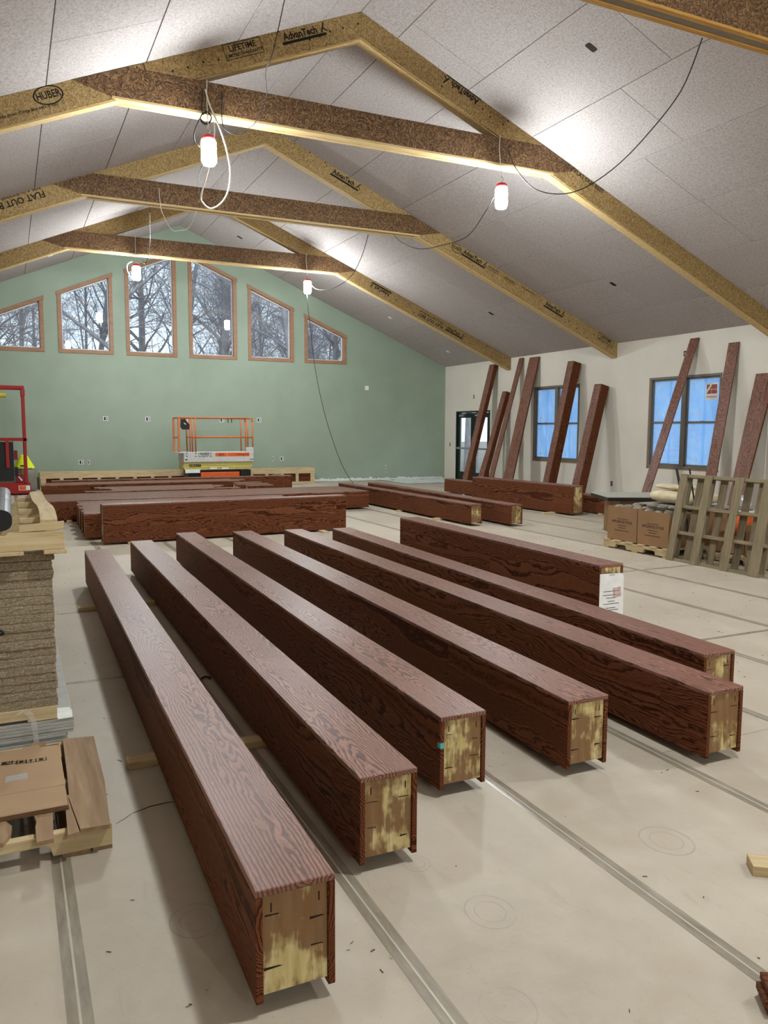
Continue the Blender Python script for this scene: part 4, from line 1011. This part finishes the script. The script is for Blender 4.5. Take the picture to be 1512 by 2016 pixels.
# clear strap hanging over the drywall
P = [ony(x, y, 4.02) for x, y in ((20, 1420), (30, 1408), (45, 1402), (58, 1406), (66, 1422), (70, 1445), (73, 1470))]
st = MB(); pts = smooth_path(P, 5); vs_ = []
for i, p in enumerate(pts):
    w = .013+.003*math.sin(i*.9); q = Vector((w*.8, .003*math.sin(i), w*.6)) if i < 15 else Vector((w, .003*math.sin(i), 0))
    vs_ += [tuple(p-q), tuple(p+q)]
st.add(vs_, [(2*i, 2*i+1, 2*i+3, 2*i+2) for i in range(len(pts)-1)])
solid(st, 'plastic_strip', M['wrap'], 'twisted clear plastic strip hanging in front of the drywall', 'plastic strip', tuple(pts[-1]), smooth=True)
P = ony(2, 1246, 4.02); hk = MB().tube(smooth_path([P+Vector((-.05, .03, .01)), P+Vector((-.01, 0, .012)), P+Vector((.008, -.005, .004)), P+Vector((.006, -.004, -.006)), P+Vector((-.03, .02, -.01))], 5), .006, 6)
solid(hk, 'strap_hook', M['black'], 'small black hook poking from the panel stack', 'hook', tuple(P), smooth=True)
# ================================================================== FLOOR SCRAPS
P = onz(1482, 1725)
lw = solid(MB().box(0, .5, 0, .089, 0, .038), 'lumber_scrap', M['pine'], 'pale lumber offcut lying alone on bare floor', 'lumber', tuple(P), bevel=.002, world=False); lw.rotation_euler = (0, 0, -.62)
P = onz(1500, 2000)
for k, (dx, z) in enumerate(((.012, 0), (0, .024), (.014, .048))):
    o = solid(MB().box(0, .4, 0, .09, 0, .022), 'board_offcut', M['oak'], ('lowest', 'middle', 'topmost')[k]+' dark oak offcut of a small three-piece stack', 'lumber', (P.x+dx, P.y-.01, z), bevel=.002, world=False); o.rotation_euler = (0, 0, -.60)
ch = MB(); rd = random.Random(3)
for k in range(1100):
    for _ in range(20):
        x, y = rd.uniform(.2, 8.5), rd.uniform(1.3, 10.5)
        if not any(abs(x-(a+(b-a)*min(max((y-p)/(q-p), 0), 1)+.115)) < .17 for (a, p), (b, q), _l in F): break
    L = rd.uniform(.002, .010)*(1 if rd.random() < .94 else 2.2); w = rd.uniform(.001, .003); a = rd.uniform(0, 6.28)
    Mx = Matrix.Translation((x, y, .001)) @ Matrix.Rotation(a, 4, 'Z') @ Matrix.Rotation(rd.uniform(-.1, .1), 4, 'Y')
    ch.add([(-L, -w, 0), (L, -w, 0), (L*.8, w, .002), (-L*.9, w*.6, .0015)], [(0, 1, 2, 3), (3, 2, 1, 0)], Mx)
solid(ch, 'wood_chips', M['chip'], 'scattered dark wood chips and splinters on the floor', 'debris', (3, 4, 0), kind='stuff')
P = onz(405, 1337); solid(MB().tube(smooth_path([P+Vector((-.03, 0, .006)), P+Vector((0, .015, .012)), P+Vector((.03, 0, .006)), P+Vector((.02, -.02, .006))], 5), .006, 6), 'cord_scrap', M['black'], 'short curled black cord scrap between two row beams', 'scrap', tuple(P), smooth=True)
# ================================================================== RIGHT: STONE CARTONS, PALLETS, SACK
def std_pallet(x0, x1, y0, y1, label, m='pine', nb=6):
    """stringers run along Y (notched side shows), deck boards along X"""
    t = thing('shipping_pallet', label, 'pallet', (x0, y0, 0)); L = y1-y0
    for x in (x0, (x0+x1)/2-.02, x1-.04):
        part(MB().prism([(y0+a, .016+b) for a, b in notched(L, .086, L*.28, L*.72, .05)], 'yz', x, x+.04), 'stringer', M['pine_y'], t, world=True, bevel=.002)
    for k in range(nb):
        y = y0+(L-.10)*k/(nb-1); part(MB().box(x0-.015, x1+.015, y, y+.10, .1025, .12), 'deck_board', M[m], t, world=True, bevel=.002)
    for k in range(3):
        y = y0+(L-.10)*k/2; part(MB().box(x0, x1, y, y+.10, 0, .0155), 'bottom_board', M[m], t, world=True)
    return t
def stone_carton(x0, y0, x1, y1, z0, z1, label, face, grp=None):
    t = thing('stone_carton', label, 'carton', ((x0+x1)/2, (y0+y1)/2, z0), group=grp)
    e = .006
    rd = random.Random(int(y0*100)); 
    for a in ((x0, x0+e, y0, y1), (x1-e, x1, y0, y1), (x0+e, x1-e, y0, y0+e), (x0+e, x1-e, y1-e, y1)):
        part(MB().box(a[0], a[1], a[2], a[3], z0, z1-rd.uniform(0, .02)), 'side_panel', M['card2'], t, world=True)
    part(MB().box(x0+e, x1-e, y0+e, y1-e, z0, z0+e), 'bottom_panel', M['card2'], t, world=True)
    part(MB().box(x0+e+.002, x1-e-.002, y0+e+.002, y1-e-.002, z0+e, z1-.08), 'stone_fill', M['stone'], t, world=True)
    if face:
        yc = (y0+y1)/2; fx = x0-.0008
        letters('APPLERIDGE STONE', .050, t, (fx, yc, z0+(z1-z0)*.54), (0, -1, 0), (0, 0, 1), M['ink'], .012, .86)
        pr = MB()
        for dz, w in ((.62, .20), (.43, .17), (.36, .13), (.28, .28)):
            zz = z0+(z1-z0)*dz
            x = -w/2; r2 = random.Random(int(dz*100))
            while x < w/2:
                L = r2.uniform(.01, .028); pr.box(fx-.0003, fx, yc+x, yc+min(x+L, w/2), zz, zz+.008); x += L+.005
        part(pr, 'small_print', M['ink'], t, world=True)
    return t
std_pallet(7.43, 8.55, 7.36, 8.56, 'pale pallet holding cartons of stone, partly behind the upright pallet')
stone_carton(7.46, 7.96, 8.0, 8.52, .1205, .585, 'stone carton with print on the outer pallet corner', True)
stone_carton(7.46, 7.40, 8.0, 7.945, .1205, .575, 'stone carton half hidden by the upright pallet', True)
stone_carton(8.01, 7.96, 8.52, 8.52, .1205, .58, 'inner stone carton under the rolled sack, behind the printed corner carton', False)
stone_carton(8.01, 7.40, 8.52, 7.945, .1205, .58, 'inner stone carton under the plump sack, behind the half hidden carton', False)
def stone(x, y, z, a, b, h, rot, label, grp, seed):
    rd = random.Random(seed); mb = MB(); n = 9; pr = []
    prof = [(.55, 0), (.95, .22), (1.0, .5), (.9, .8), (.5, 1.0)]
    jr = [rd.uniform(.82, 1.1) for _ in range(n)]
    vs_ = []; fs = []
    for r, zz in prof:
        for j in range(n):
            q = 2*math.pi*j/n; vs_.append((a*r*jr[j]*math.cos(q), b*r*jr[j]*math.sin(q), h*zz))
    for i in range(4):
        for j in range(n): fs.append((i*n+j, i*n+(j+1) % n, (i+1)*n+(j+1) % n, (i+1)*n+j))
    fs.append(tuple(range(n-1, -1, -1))); fs.append(tuple(4*n+j for j in range(n)))
    mb.add(vs_, fs); o = solid(mb, 'field_stone', M['stone'], label, 'stone', (x, y, z), smooth=True, world=False, group=grp); o.rotation_euler = (0, 0, rot); return o
sg = 'flat stones heaped in the cartons'; rd = random.Random(11)
for cx, cy, z in ((7.73, 8.24, .503), (7.73, 7.67, .496)):
    k = 0
    for dx in (-.16, .0, .16):
        for dy in (-.17, .0, .17):
            stone(cx+dx, cy+dy, z, .075, .078, rd.uniform(.075, .10), rd.uniform(0, 3), 'flat grey stone heaped in an open carton', sg, k+int(cy*10)); k += 1
for x, y, lab in ((7.62, 7.84, 0), (7.62, 7.64, 1), (7.64, 7.48, 2)):
    stone(x, y, .600, .085, .09, .05, .3*lab, 'pale flat stone on top of the carton beside the sack', 'pale stones on the carton rim', 70+lab)
# a board over the inner cartons, sacks on it
solid(MB().box(7.80, 8.54, 7.38, 8.30, .603, .621), 'cover_board', M['blacktop'], 'thin grey board over the stone cartons under the sacks', 'board', (8.1, 7.8, .603))
def sack(cx, cy, z, a, b, h, label, seed):
    rd = random.Random(seed); n, m = 20, 8; vs_ = []; fs = []
    for j in range(m+1):
        v = -1+2*j/m; r = (1-abs(v)**2.6)**.5 if abs(v) < 1 else 0
        for i in range(n):
            q = 2*math.pi*i/n; c, s = math.cos(q), math.sin(q)
            sx = math.copysign(abs(c)**.6, c); sy_ = math.copysign(abs(s)**.6, s); wob = 1+.06*math.sin(3*q+seed)+rd.uniform(-.02, .02)
            vs_.append((a*r*sx*wob, b*r*sy_*wob, h*(.5+.5*v)*(1+.10*math.sin(2*q+seed*2)*r) if j > 0 else 0))
    for j in range(m):
        for i in range(n): fs.append((j*n+i, j*n+(i+1) % n, (j+1)*n+(i+1) % n, (j+1)*n+i))
    return solid(MB().add(vs_, fs), 'cloth_sack', M['sack'], label, 'sack', (cx, cy, z), smooth=True, world=False)
sack(8.14, 7.80, .6215, .30, .46, .19, 'plump beige sack lying on the covered cartons', 2)
sack(8.16, 8.0, .806, .15, .32, .075, 'small rolled beige sack on top of the plump one', 5)
# dark edged slab on a carton behind, turned a little
sb = thing('slab_top', 'grey slab with a thick black edge on a carton', 'slab', (8.09, 9.25, .548), (0, 0, -.43))
part(MB().box(0, 1.18, 0, .96, 0, .052), 'black_edge', M['black'], sb, bevel=.004); part(MB().box(-.004, 1.184, -.004, .964, .0525, .062), 'slab_face', M['blacktop'], sb)
sc2 = thing('stone_carton', 'stone carton beneath the dark edged slab', 'carton', (8.36, 9.30, 0), (0, 0, -.43))
part(MB().box(0, .86, 0, .80, .0, .5475), 'carton_body', M['card2'], sc2, bevel=.006)
part(MB().box(-.001, .861, .39, .41, .01, .54), 'carton_seam', M['cardin'], sc2)
# second stone pallet behind the upright pallet
std_pallet(7.86, 8.95, 5.55, 7.15, 'pallet of mixed stone behind the upright pallet', nb=8)
stone_carton(7.9, 5.62, 8.4, 6.12, .1205, .60, 'printed stone carton beyond the end of the upright pallet', True)
stone_carton(7.9, 6.14, 8.4, 6.62, .1205, .50, 'open stone carton seen through the upright pallet slats', False)
stone_carton(7.9, 6.64, 8.4, 7.12, .1205, .36, 'low stone carton holding the orange bucket', False)
for k in range(6):
    stone(8.0+.13*(k % 3), 6.28+.2*(k//3), .425, .056, .085, .12, k*3.14, 'rounded grey stone in the carton behind the slats', 'stones behind the upright pallet', 200+k)
    stone(8.0+.13*(k % 3), 5.78+.2*(k//3), .525, .056, .085, .11, k*3.14, 'rounded grey stone in the printed end carton', 'stones in the printed end carton', 220+k)
bk_ = thing('paint_bucket', 'orange bucket with a white rim seen through the pallet slats', 'bucket', (8.12, 6.86, .29))
part(MB().lathe([(.125, 0), (.14, .30)], 20, None), 'bucket_body', M['orange2'], bk_, smooth=True)
part(MB().lathe([(.147, .30), (.147, .345), (.135, .35)], 20), 'rim', M['sticker'], bk_)
part(MB().lathe([(.118, .35), (.118, .352)], 20), 'bucket_lid', M['black'], bk_)
part(MB().lathe([(.06, .353), (.10, .42), (.07, .50), (.03, .53)], 9), 'crumpled_wrap', M['wrap'], bk_)
for k in range(3):
    solid(MB().box(7.98, 8.3, 6.18, 6.5, .56+.04*k, .585+.04*k), 'stone_tile', M['blackmetal'] if k % 2 == 0 else M['stone'], ('bottom', 'middle', 'top')[k]+' flat tile stacked behind the slats', 'tile', (8.1, 6.3, .56+.04*k), bevel=.002)
# upright weathered pallet leaning on the cartons
up = thing('upright_pallet', 'weathered grey pallet standing on edge against the stone cartons', 'pallet', (7.365, 6.675, 0))
tl = math.atan2(.20, 1.06); up.rotation_euler = (0, tl, -.012); UW, UH = 1.36, 1.09
for z in (0, .34, .665, UH-.042):
    part(MB().box(0.019, .108, -UW/2, UW/2, z, z+.042), 'stringer', M['old_gy'], up, bevel=.003)
for y, w in ((UW/2-.055, .11), (.235, .11), (-.215, .11), (-UW/2+.065, .13)):
    part(MB().box(0, .018, y-w/2, y+w/2, 0, UH), 'front_board', M['old_z'], up, bevel=.003)
for k, w in enumerate((.09, .10, .09, .10, .09, .10, .09, .10)):
    y = UW/2-.05-(UW-.10)*k/7; part(MB().box(.109, .127, y-w/2, y+w/2, 0, UH), 'back_board', M['old_z'], up, bevel=.003)
for px, py, dx, m in ((1350, 942, .06, 'blackmetal'), (1368, 938, .045, 'black')):
    P = onx(px, py, 7.75); Q = P+Vector((0, .16, .12)) if m == 'blackmetal' else P+Vector((0, .09, .09))
    solid(MB().tube([Vector((7.78 if dx > .05 else 7.84, 7.28 if dx > .05 else 7.19, .0)), Q], .022 if m == 'blackmetal' else .014, 4), 'bar_end', M[m], 'dark bar end sticking up behind the pallet top' if m == 'blackmetal' else 'thin black rod end sticking up behind the pallet top', 'bar', (7.78 if dx > .05 else 7.84, 7.28 if dx > .05 else 7.19, 0))
# ================================================================== FAR END: LIFTS, CRATE, PLASTIC
LY = 20.95
def lz(px, py, Y=LY): return ony(px, py, Y)
lf = thing('scissor_lift', 'orange and grey scissor lift with guard rails parked by the green wall', 'lift', (5.0, 21.3, 0))
xa, xb = lz(362, 900).x, lz(499.5, 900).x; za, zb_ = lz(430, 909.5).z, lz(430, 890).z
dk = part(MB().box(xa, xb, LY, LY+.76, za, zb_), 'platform', M['liftgrey'], lf, world=True, bevel=.01)
ox0, ox1 = lz(424, 895).x, lz(491, 895).x; oz0, oz1 = lz(455, 898.3).z, lz(455, 891.2).z
part(MB().box(ox0, ox1, LY-.002, LY, oz0, oz1), 'orange_label', M['orange2'], dk, world=True)
part(MB().box(lz(447, 895).x-.005, lz(447, 895).x+.005, LY-.003, LY-.002, oz0, oz1), 'label_gap', M['liftgrey'], dk, world=True)
P = lz(401, 894); letters('1930ES', .105, dk, (P.x, LY-.002, P.z), (1, 0, 0), (0, 0, 1), M['ink'], .02, .95)
P = lz(400, 898.5); letters('www.jlg.com', .05, dk, (P.x, LY-.002, P.z), (1, 0, 0), (0, 0, 1), M['ink'], .012, 1.1)
P = lz(436, 894.7); letters('JLG', .085, dk, (P.x, LY-.003, P.z), (1, 0, 0), (0, 0, 1), M['ink'], .015)
P = lz(478, 894.7); letters('www.jlg.com', .06, dk, (P.x, LY-.003, P.z), (1, 0, 0), (0, 0, 1), M['ink'], .006)
bolts = MB()
for px, py in ((367.5, 892.5), (368, 898.5), (385.5, 892.5), (385.5, 898.5), (415, 892.5), (415, 898), (365.5, 905), (368, 905), (494, 904), (497.5, 904)):
    P = lz(px, py); bolts.box(P.x-.014, P.x+.014, LY-.004, LY, P.z-.014, P.z+.014)
part(bolts, 'bolts', M['black'], dk, world=True)['kind'] = 'stuff'
zc0, zc1 = lz(430, 924.5).z, za-.003
part(MB().prism([(xa+.02, zc1), (xb-.03, zc1), (xb-.05, zc0+.06), (xb-.12, zc0), (xa+.03, zc0), (xa+.0, zc0+.05)], 'xz', LY+.03, LY+.73), 'scissor_pack', M['liftcream'], lf, world=True)
for k, f in enumerate((.33, .66)):
    z = zc0+(zc1-zc0)*f; part(MB().box(xa+.03, xb-.06, LY+.022, LY+.03, z-.008, z+.008), 'arm_edge', M['yellow'], lf, world=True)
P = lz(384.5, 917); letters('052980', .11, lf, (P.x, LY+.02, P.z), (1, 0, 0), (0, 0, 1), M['ink'], .03, .95)
for px in (421, 444):
    P = lz(px, 922); part(MB().box(P.x-.09, P.x+.09, LY+.024, LY+.029, P.z-.022, P.z+.022), 'warning_label', M['sticker'], lf, world=True)
P0, P1 = lz(365, 925), lz(394, 931); part(MB().box(P0.x, P1.x, LY+.0, LY+.03, P1.z, P0.z), 'name_plate', M['sticker'], lf, world=True)
zb0 = .11
part(MB().box(xa+.12, xb-.12, LY+.06, LY+.70, zb0, zc0-.002), 'chassis', M['blackmetal'], lf, world=True)
part(MB().box(lz(396, 930).x, lz(472, 930).x, LY+.01, LY+.06, zb0, lz(430, 929.5).z), 'battery_door', M['orange2'], lf, world=True, bevel=.01)
part(MB().box(lz(474, 930).x, lz(494, 930).x, LY+.01, LY+.06, .25, lz(480, 924.6).z), 'control_box', M['black'], lf, world=True)
for x in (xa+.25, xb-.28):
    for y in (LY+.02, LY+.63):
        part(MB().lathe([(.16, 0), (.16, .11)], 18, Matrix.Translation((x, y+.11, .16)) @ Matrix.Rotation(math.pi/2, 4, 'X')), 'wheel', M['rubber'], lf, world=True)
def rail(pts, r=.02): return MB().tube(smooth_path(pts, 5) if len(pts) > 2 else pts, r, 8)
zt_, zm_ = lz(430, 823).z, lz(430, 861).z
xp = [lz(p, 860).x for p in (352.5, 378.5, 385, 488, 497.5)]
for y in (LY+.03, LY+.73):
    e = .05
    mb = MB().tube([(xp[0], y, zt_), (xp[4]-.09, y, zt_)], .019, 8).tube(bz((xp[4]-.09, y, zt_), (xp[4]-.02, y, zt_), (xp[4], y, zt_-.02), (xp[4], y, zt_-.10), 6), .019, 8).tube([(xp[4], y, zt_-.10), (xp[4]+.012, y, zb_)], .019, 8)
    part(mb, 'top_rail', M['orange'], lf, world=True, smooth=True)
    part(MB().tube([(xp[1], y, zm_), (xp[4], y, zm_)], .022, 8), 'mid_rail', M['orange'], lf, world=True, smooth=True)
    for x in xp[1:4]: part(MB().tube([(x, y, zt_), (x+.008, y, zb_)], .018, 8), 'rail_post', M['orange'], lf, world=True, smooth=True)
for x, nm in ((xp[0], 'gate_rail'), (xp[4], 'end_rail')):
    y0, y1 = LY+.03, LY+.73; zl = zb_-.0
    for zz in (zt_, zm_): part(MB().tube([(x, y0, zz), (x, y1, zz)], .019, 8), nm, M['orange'], lf, world=True, smooth=True)
for y in (LY+.03, LY+.73): part(MB().box(xp[0]-.025, xp[0]+.025, y-.02, y+.02, zb_-.01, zt_), 'gate_post', M['orange'], lf, world=True)
part(MB().box(xp[0]-.03, xa, LY, LY+.76, zb_-.02, zb_), 'deck_lip', M['liftgrey'], lf, world=True)
P = lz(492, 884); part(MB().box(P.x-.10, xb, LY+.01, LY+.06, zb_, lz(490, 880.5).z), 'toe_plate', M['liftgrey'], lf, world=True)
C = lz(366, 838); cb = part(MB().prism([(C.x-.10, C.z+.17), (C.x-.02, C.z+.17), (C.x+.11, C.z+.03), (C.x+.10, C.z-.10), (C.x-.06, C.z-.10), (C.x-.11, C.z-.03)], 'xz', LY+.06, LY+.2), 'control_console', M['black'], lf, world=True)
part(MB().prism([(C.x-.05, C.z+.08), (C.x+.0, C.z+.06), (C.x+.02, C.z+.02), (C.x-.03, C.z+.05)], 'xz', LY+.054, LY+.06), 'console_glare', M['sticker'], cb, world=True)
cp = []; z = C.z-.10
for i in range(60): t = i/59; cp.append((C.x+.03+.02*t+.018*math.cos(i*1.3)*min(1, t*3), LY+.12+.018*math.sin(i*1.3), z-(z-zb_)*t))
part(MB().tube(cp, .006, 4), 'coiled_cable', M['black'], lf, world=True)
for px in (449, 456): P = lz(px, 825); part(MB().tube([(P.x, LY+.03, zt_), (P.x+.01, LY+.03, zt_-.12)], .011, 6), 'lanyard', M['black'], lf, world=True)
# timber crate along the wall
CY = 22.42; cx0, cx1 = ony(78, 935, CY).x, 8.31
cr = thing('timber_crate', 'long pale slatted timber crate along the base of the green wall', 'crate', (4.6, 22.6, 0))
ztc = .455
for y in (CY, CY+.46):
    part(MB().box(cx0, cx1, y, y+.035, ztc-.165, ztc), 'top_rail', M['pine'], cr, world=True, bevel=.003)
    part(MB().box(cx0, cx1, y, y+.035, 0, .05), 'bottom_rail', M['pine'], cr, world=True, bevel=.003)
    n = 17
    for k in range(n):
        x = cx0+.02+(cx1-cx0-.16)*k/(n-1); part(MB().box(x, x+(.09 if k not in (0, n-1) else .13), y+.003, y+.03, .0505, ztc-.166), 'upright', M['pine'], cr, world=True)
part(MB().box(cx1-.03, cx1, CY+.036, CY+.459, 0, ztc), 'end_panel', M['pine'], cr, world=True)
part(MB().box(cx0, cx0+.03, CY+.036, CY+.459, 0, ztc), 'end_panel', M['pine'], cr, world=True)
for k in range(14):
    x = cx0+.05+(cx1-cx0-.4)*k/13; part(MB().box(x, x+.3, CY+.06, CY+.44, ztc-.16, ztc-.14), 'cross_slat', M['oldwood'], cr, world=True)
part(MB().box(cx0+.05, cx1-.05, CY+.08, CY+.42, .05, ztc-.17), 'crate_contents', M['oak'], cr, world=True, label='dark timber inside the crate')
solid(MB().tube(smooth_path([(7.35, 22.36, .13), (7.33, 22.34, .20), (7.18, 22.34, .27), (7.0, 22.34, .27), (6.85, 22.34, .20), (6.84, 22.36, .13)], 5), .018, 6), 'hose_loop', M['greybag'], 'grey hose loop against the crate beside the orange lift', 'hose', (7.1, 22.35, .1), smooth=True)
# crumpled plastic along the wall base
def crumple(x0, x1, y0, y1, label, seed, h=.07):
    rd = random.Random(seed); nx = int((x1-x0)/.06); ny = 5; vs_ = []; fs = []
    for j in range(ny+1):
        for i in range(nx+1):
            t = j/ny; vs_.append((x0+(x1-x0)*i/nx, y0+(y1-y0)*t+rd.uniform(-.02, .02)*(0 if j == ny else 1), .004+(t**2)*h*rd.uniform(.5, 1.2)+.02*t*math.sin(i*.7+seed)*rd.random()+rd.uniform(0, .008)))
    for j in range(ny):
        for i in range(nx): fs.append((j*(nx+1)+i, j*(nx+1)+i+1, (j+1)*(nx+1)+i+1, (j+1)*(nx+1)+i))
    return solid(MB().add(vs_, fs), 'plastic_sheet', M['plastic_sheet'], label, 'plastic sheet', ((x0+x1)/2, (y0+y1)/2, 0), smooth=True)
crumple(8.45, 13.0, 22.72, 23.02, 'crumpled white plastic along the green wall towards the corner', 4)
crumple(.05, cx0-.03, 22.6, 23.0, 'crumpled white plastic at the crate end by the red lift', 9, .05)
rg = crumple(10.6, 12.9, 20.9, 22.6, 'thin white plastic sheet spread on the floor near the door', 13, .012)
# red lift on the left
RY = 20.9
def rz(px, py, Y=RY): return ony(px, py, Y)
rl_ = thing('mast_lift', 'red steel lift frame with a black panel at the end of the panel stack aisle', 'lift', (-.4, 21.2, 0))
zt_, zm_ = rz(30, 762).z, rz(30, 865).z
xr_t, xr_m = rz(44, 780).x, rz(50, 880).x
xr0 = rz(51, 920).x
def bar(p, q, w=.05): return MB().tube([p, q], w*.62, 4)
XW = xr0-1.5
for y in (RY, RY+.7):
    part(MB().box(xr0-.035, xr0+.035, y-.035, y+.035, .30, zt_-.0), 'corner_post', M['red'], rl_, world=True, bevel=.005)
    part(MB().box(XW, xr0+.03, y-.03, y+.03, zt_-.04, zt_+.035), 'top_rail', M['red'], rl_, world=True, bevel=.01)
    part(MB().box(XW, xr0+.05, y-.035, y+.035, zm_-.04, zm_+.03), 'mid_rail', M['red'], rl_, world=True, bevel=.005)
    part(MB().box(xr0-.045, xr0+.045, y-.045, y+.045, zt_-.20, zt_-.05), 'post_socket', M['red'], rl_, world=True, bevel=.006)
for z in (zt_, zm_): part(MB().box(xr0-.03, xr0+.03, RY+.036, RY+.664, z-.035, z+.03), 'end_rail', M['red'], rl_, world=True)
xi = rz(8, 910).x
part(MB().box(XW, rz(27, 900).x, RY+.06, RY+.12, rz(15, 948).z, zm_-.06), 'black_panel', M['black'], rl_, world=True)
part(MB().box(rz(15, 900).x-.035, rz(15, 900).x+.035, RY-.06, RY-.036, rz(15, 921).z, zm_+.02), 'hanger_strap', M['red'], rl_, world=True)
part(MB().box(XW, xr0+.09, RY-.02, RY+.72, rz(40, 972).z, rz(40, 951).z), 'base_frame', M['red'], rl_, world=True, bevel=.01)
part(MB().box(XW+.2, xr0-.1, RY+.1, RY+.6, .12, rz(40, 972).z), 'chassis', M['blackmetal'], rl_, world=True)
part(MB().box(rz(31, 960).x, rz(47, 960).x, RY+.15, RY+.4, rz(40, 951).z, rz(40, 934).z), 'motor_cover', M['red'], rl_, world=True, bevel=.01)
part(MB().box(rz(29, 930).x, rz(36, 930).x, RY+.12, RY+.2, rz(33, 938).z, rz(33, 920).z), 'switch_box', M['black'], rl_, world=True)
part(MB().box(rz(27, 930).x-.005, rz(27, 930).x+.03, RY+.13, RY+.16, rz(33, 940).z, rz(33, 870).z), 'mast_edge', M['liftgrey'], rl_, world=True)
part(MB().box(rz(27, 900).x+.01, rz(33, 900).x+.02, RY+.11, RY+.2, rz(30, 906).z, rz(30, 887).z), 'red_box', M['red'], rl_, world=True)
for a, b, m, nm in ((37, 59, 'sticker', 'warning_label'), (38, 51, 'orange2', 'warning_print')):
    P, Q = rz(a, 965.5), rz(b, 955.5); d_ = .0 if nm == 'warning_label' else .002
    part(MB().box(P.x, Q.x, RY-.023-d_, RY-.0205-d_, P.z+(.01 if d_ else 0), Q.z-(.01 if d_ else 0)), nm, M[m], rl_, world=True)
P, Q = rz(36, 948), rz(45, 939); part(MB().prism([(P.x, Q.z), (P.x+.03, Q.z+.01), (Q.x, P.z+.02), (Q.x-.03, P.z)], 'xz', RY+.14, RY+.149), 'white_tag', M['sticker'], rl_, world=True)
P = rz(2, 776); part(MB().tube([(P.x-.3, RY+.66, P.z), (P.x+.10, RY+.66, P.z)], .06, 10), 'yellow_pad', M['yellow'], rl_, world=True)
for x in (XW+.3, xr0-.15):
    for y in (RY+.05, RY+.62):
        part(MB().lathe([(.09, 0), (.09, .05)], 14, Matrix.Translation((x, y+.05, .09)) @ Matrix.Rotation(math.pi/2, 4, 'X')), 'wheel', M['rubber'], rl_, world=True)
part(MB().box(XW+.25, xr0-.1, RY+.02, RY+.68, .08, .13), 'axle_plate', M['blackmetal'], rl_, world=True)
# bagged drum with a yellow vest laid over it, behind the red lift
vy = 22.2; V0 = ony(34, 923, vy); V1 = ony(61, 923, vy); cx = (V0.x+V1.x)/2
zv0, zv1 = V0.z, ony(45, 896, vy).z
dr = thing('bagged_drum', 'grey plastic-bagged drum behind the red lift', 'drum', (cx+.06, vy, 0))
part(MB().lathe([(.20, 0), (.235, .1), (.225, .35), (.24, .55), (.19, zv0-.006)], 18, None), 'bag', M['greybag'], dr, smooth=True)
vm = MB(); n = 24; vs_ = []; fs = []
for j in range(8):
    t = j/7; r = .07+.155*t**.9
    for i in range(n):
        q = 2*math.pi*i/n; rr = r*(1+.12*math.sin(5*q)*t)
        vs_.append((rr*1.05*math.cos(q), rr*.9*math.sin(q), (zv1-zv0)*(1-t)+.015*math.sin(5*q)*t))
for j in range(7):
    for i in range(n): fs.append((j*n+i, j*n+(i+1) % n, (j+1)*n+(i+1) % n, (j+1)*n+i))
fs.append(tuple(range(n)))
vm.add(vs_, fs)
ve = solid(vm, 'safety_vest', M['hiviz'], 'bright yellow cloth draped over the bagged drum', 'cloth', (cx, vy, zv0+.016), smooth=True, world=False)
part(MB().box(-.09, .02, -.215, -.205, .05, .085), 'dark_print', M['ink'], ve)
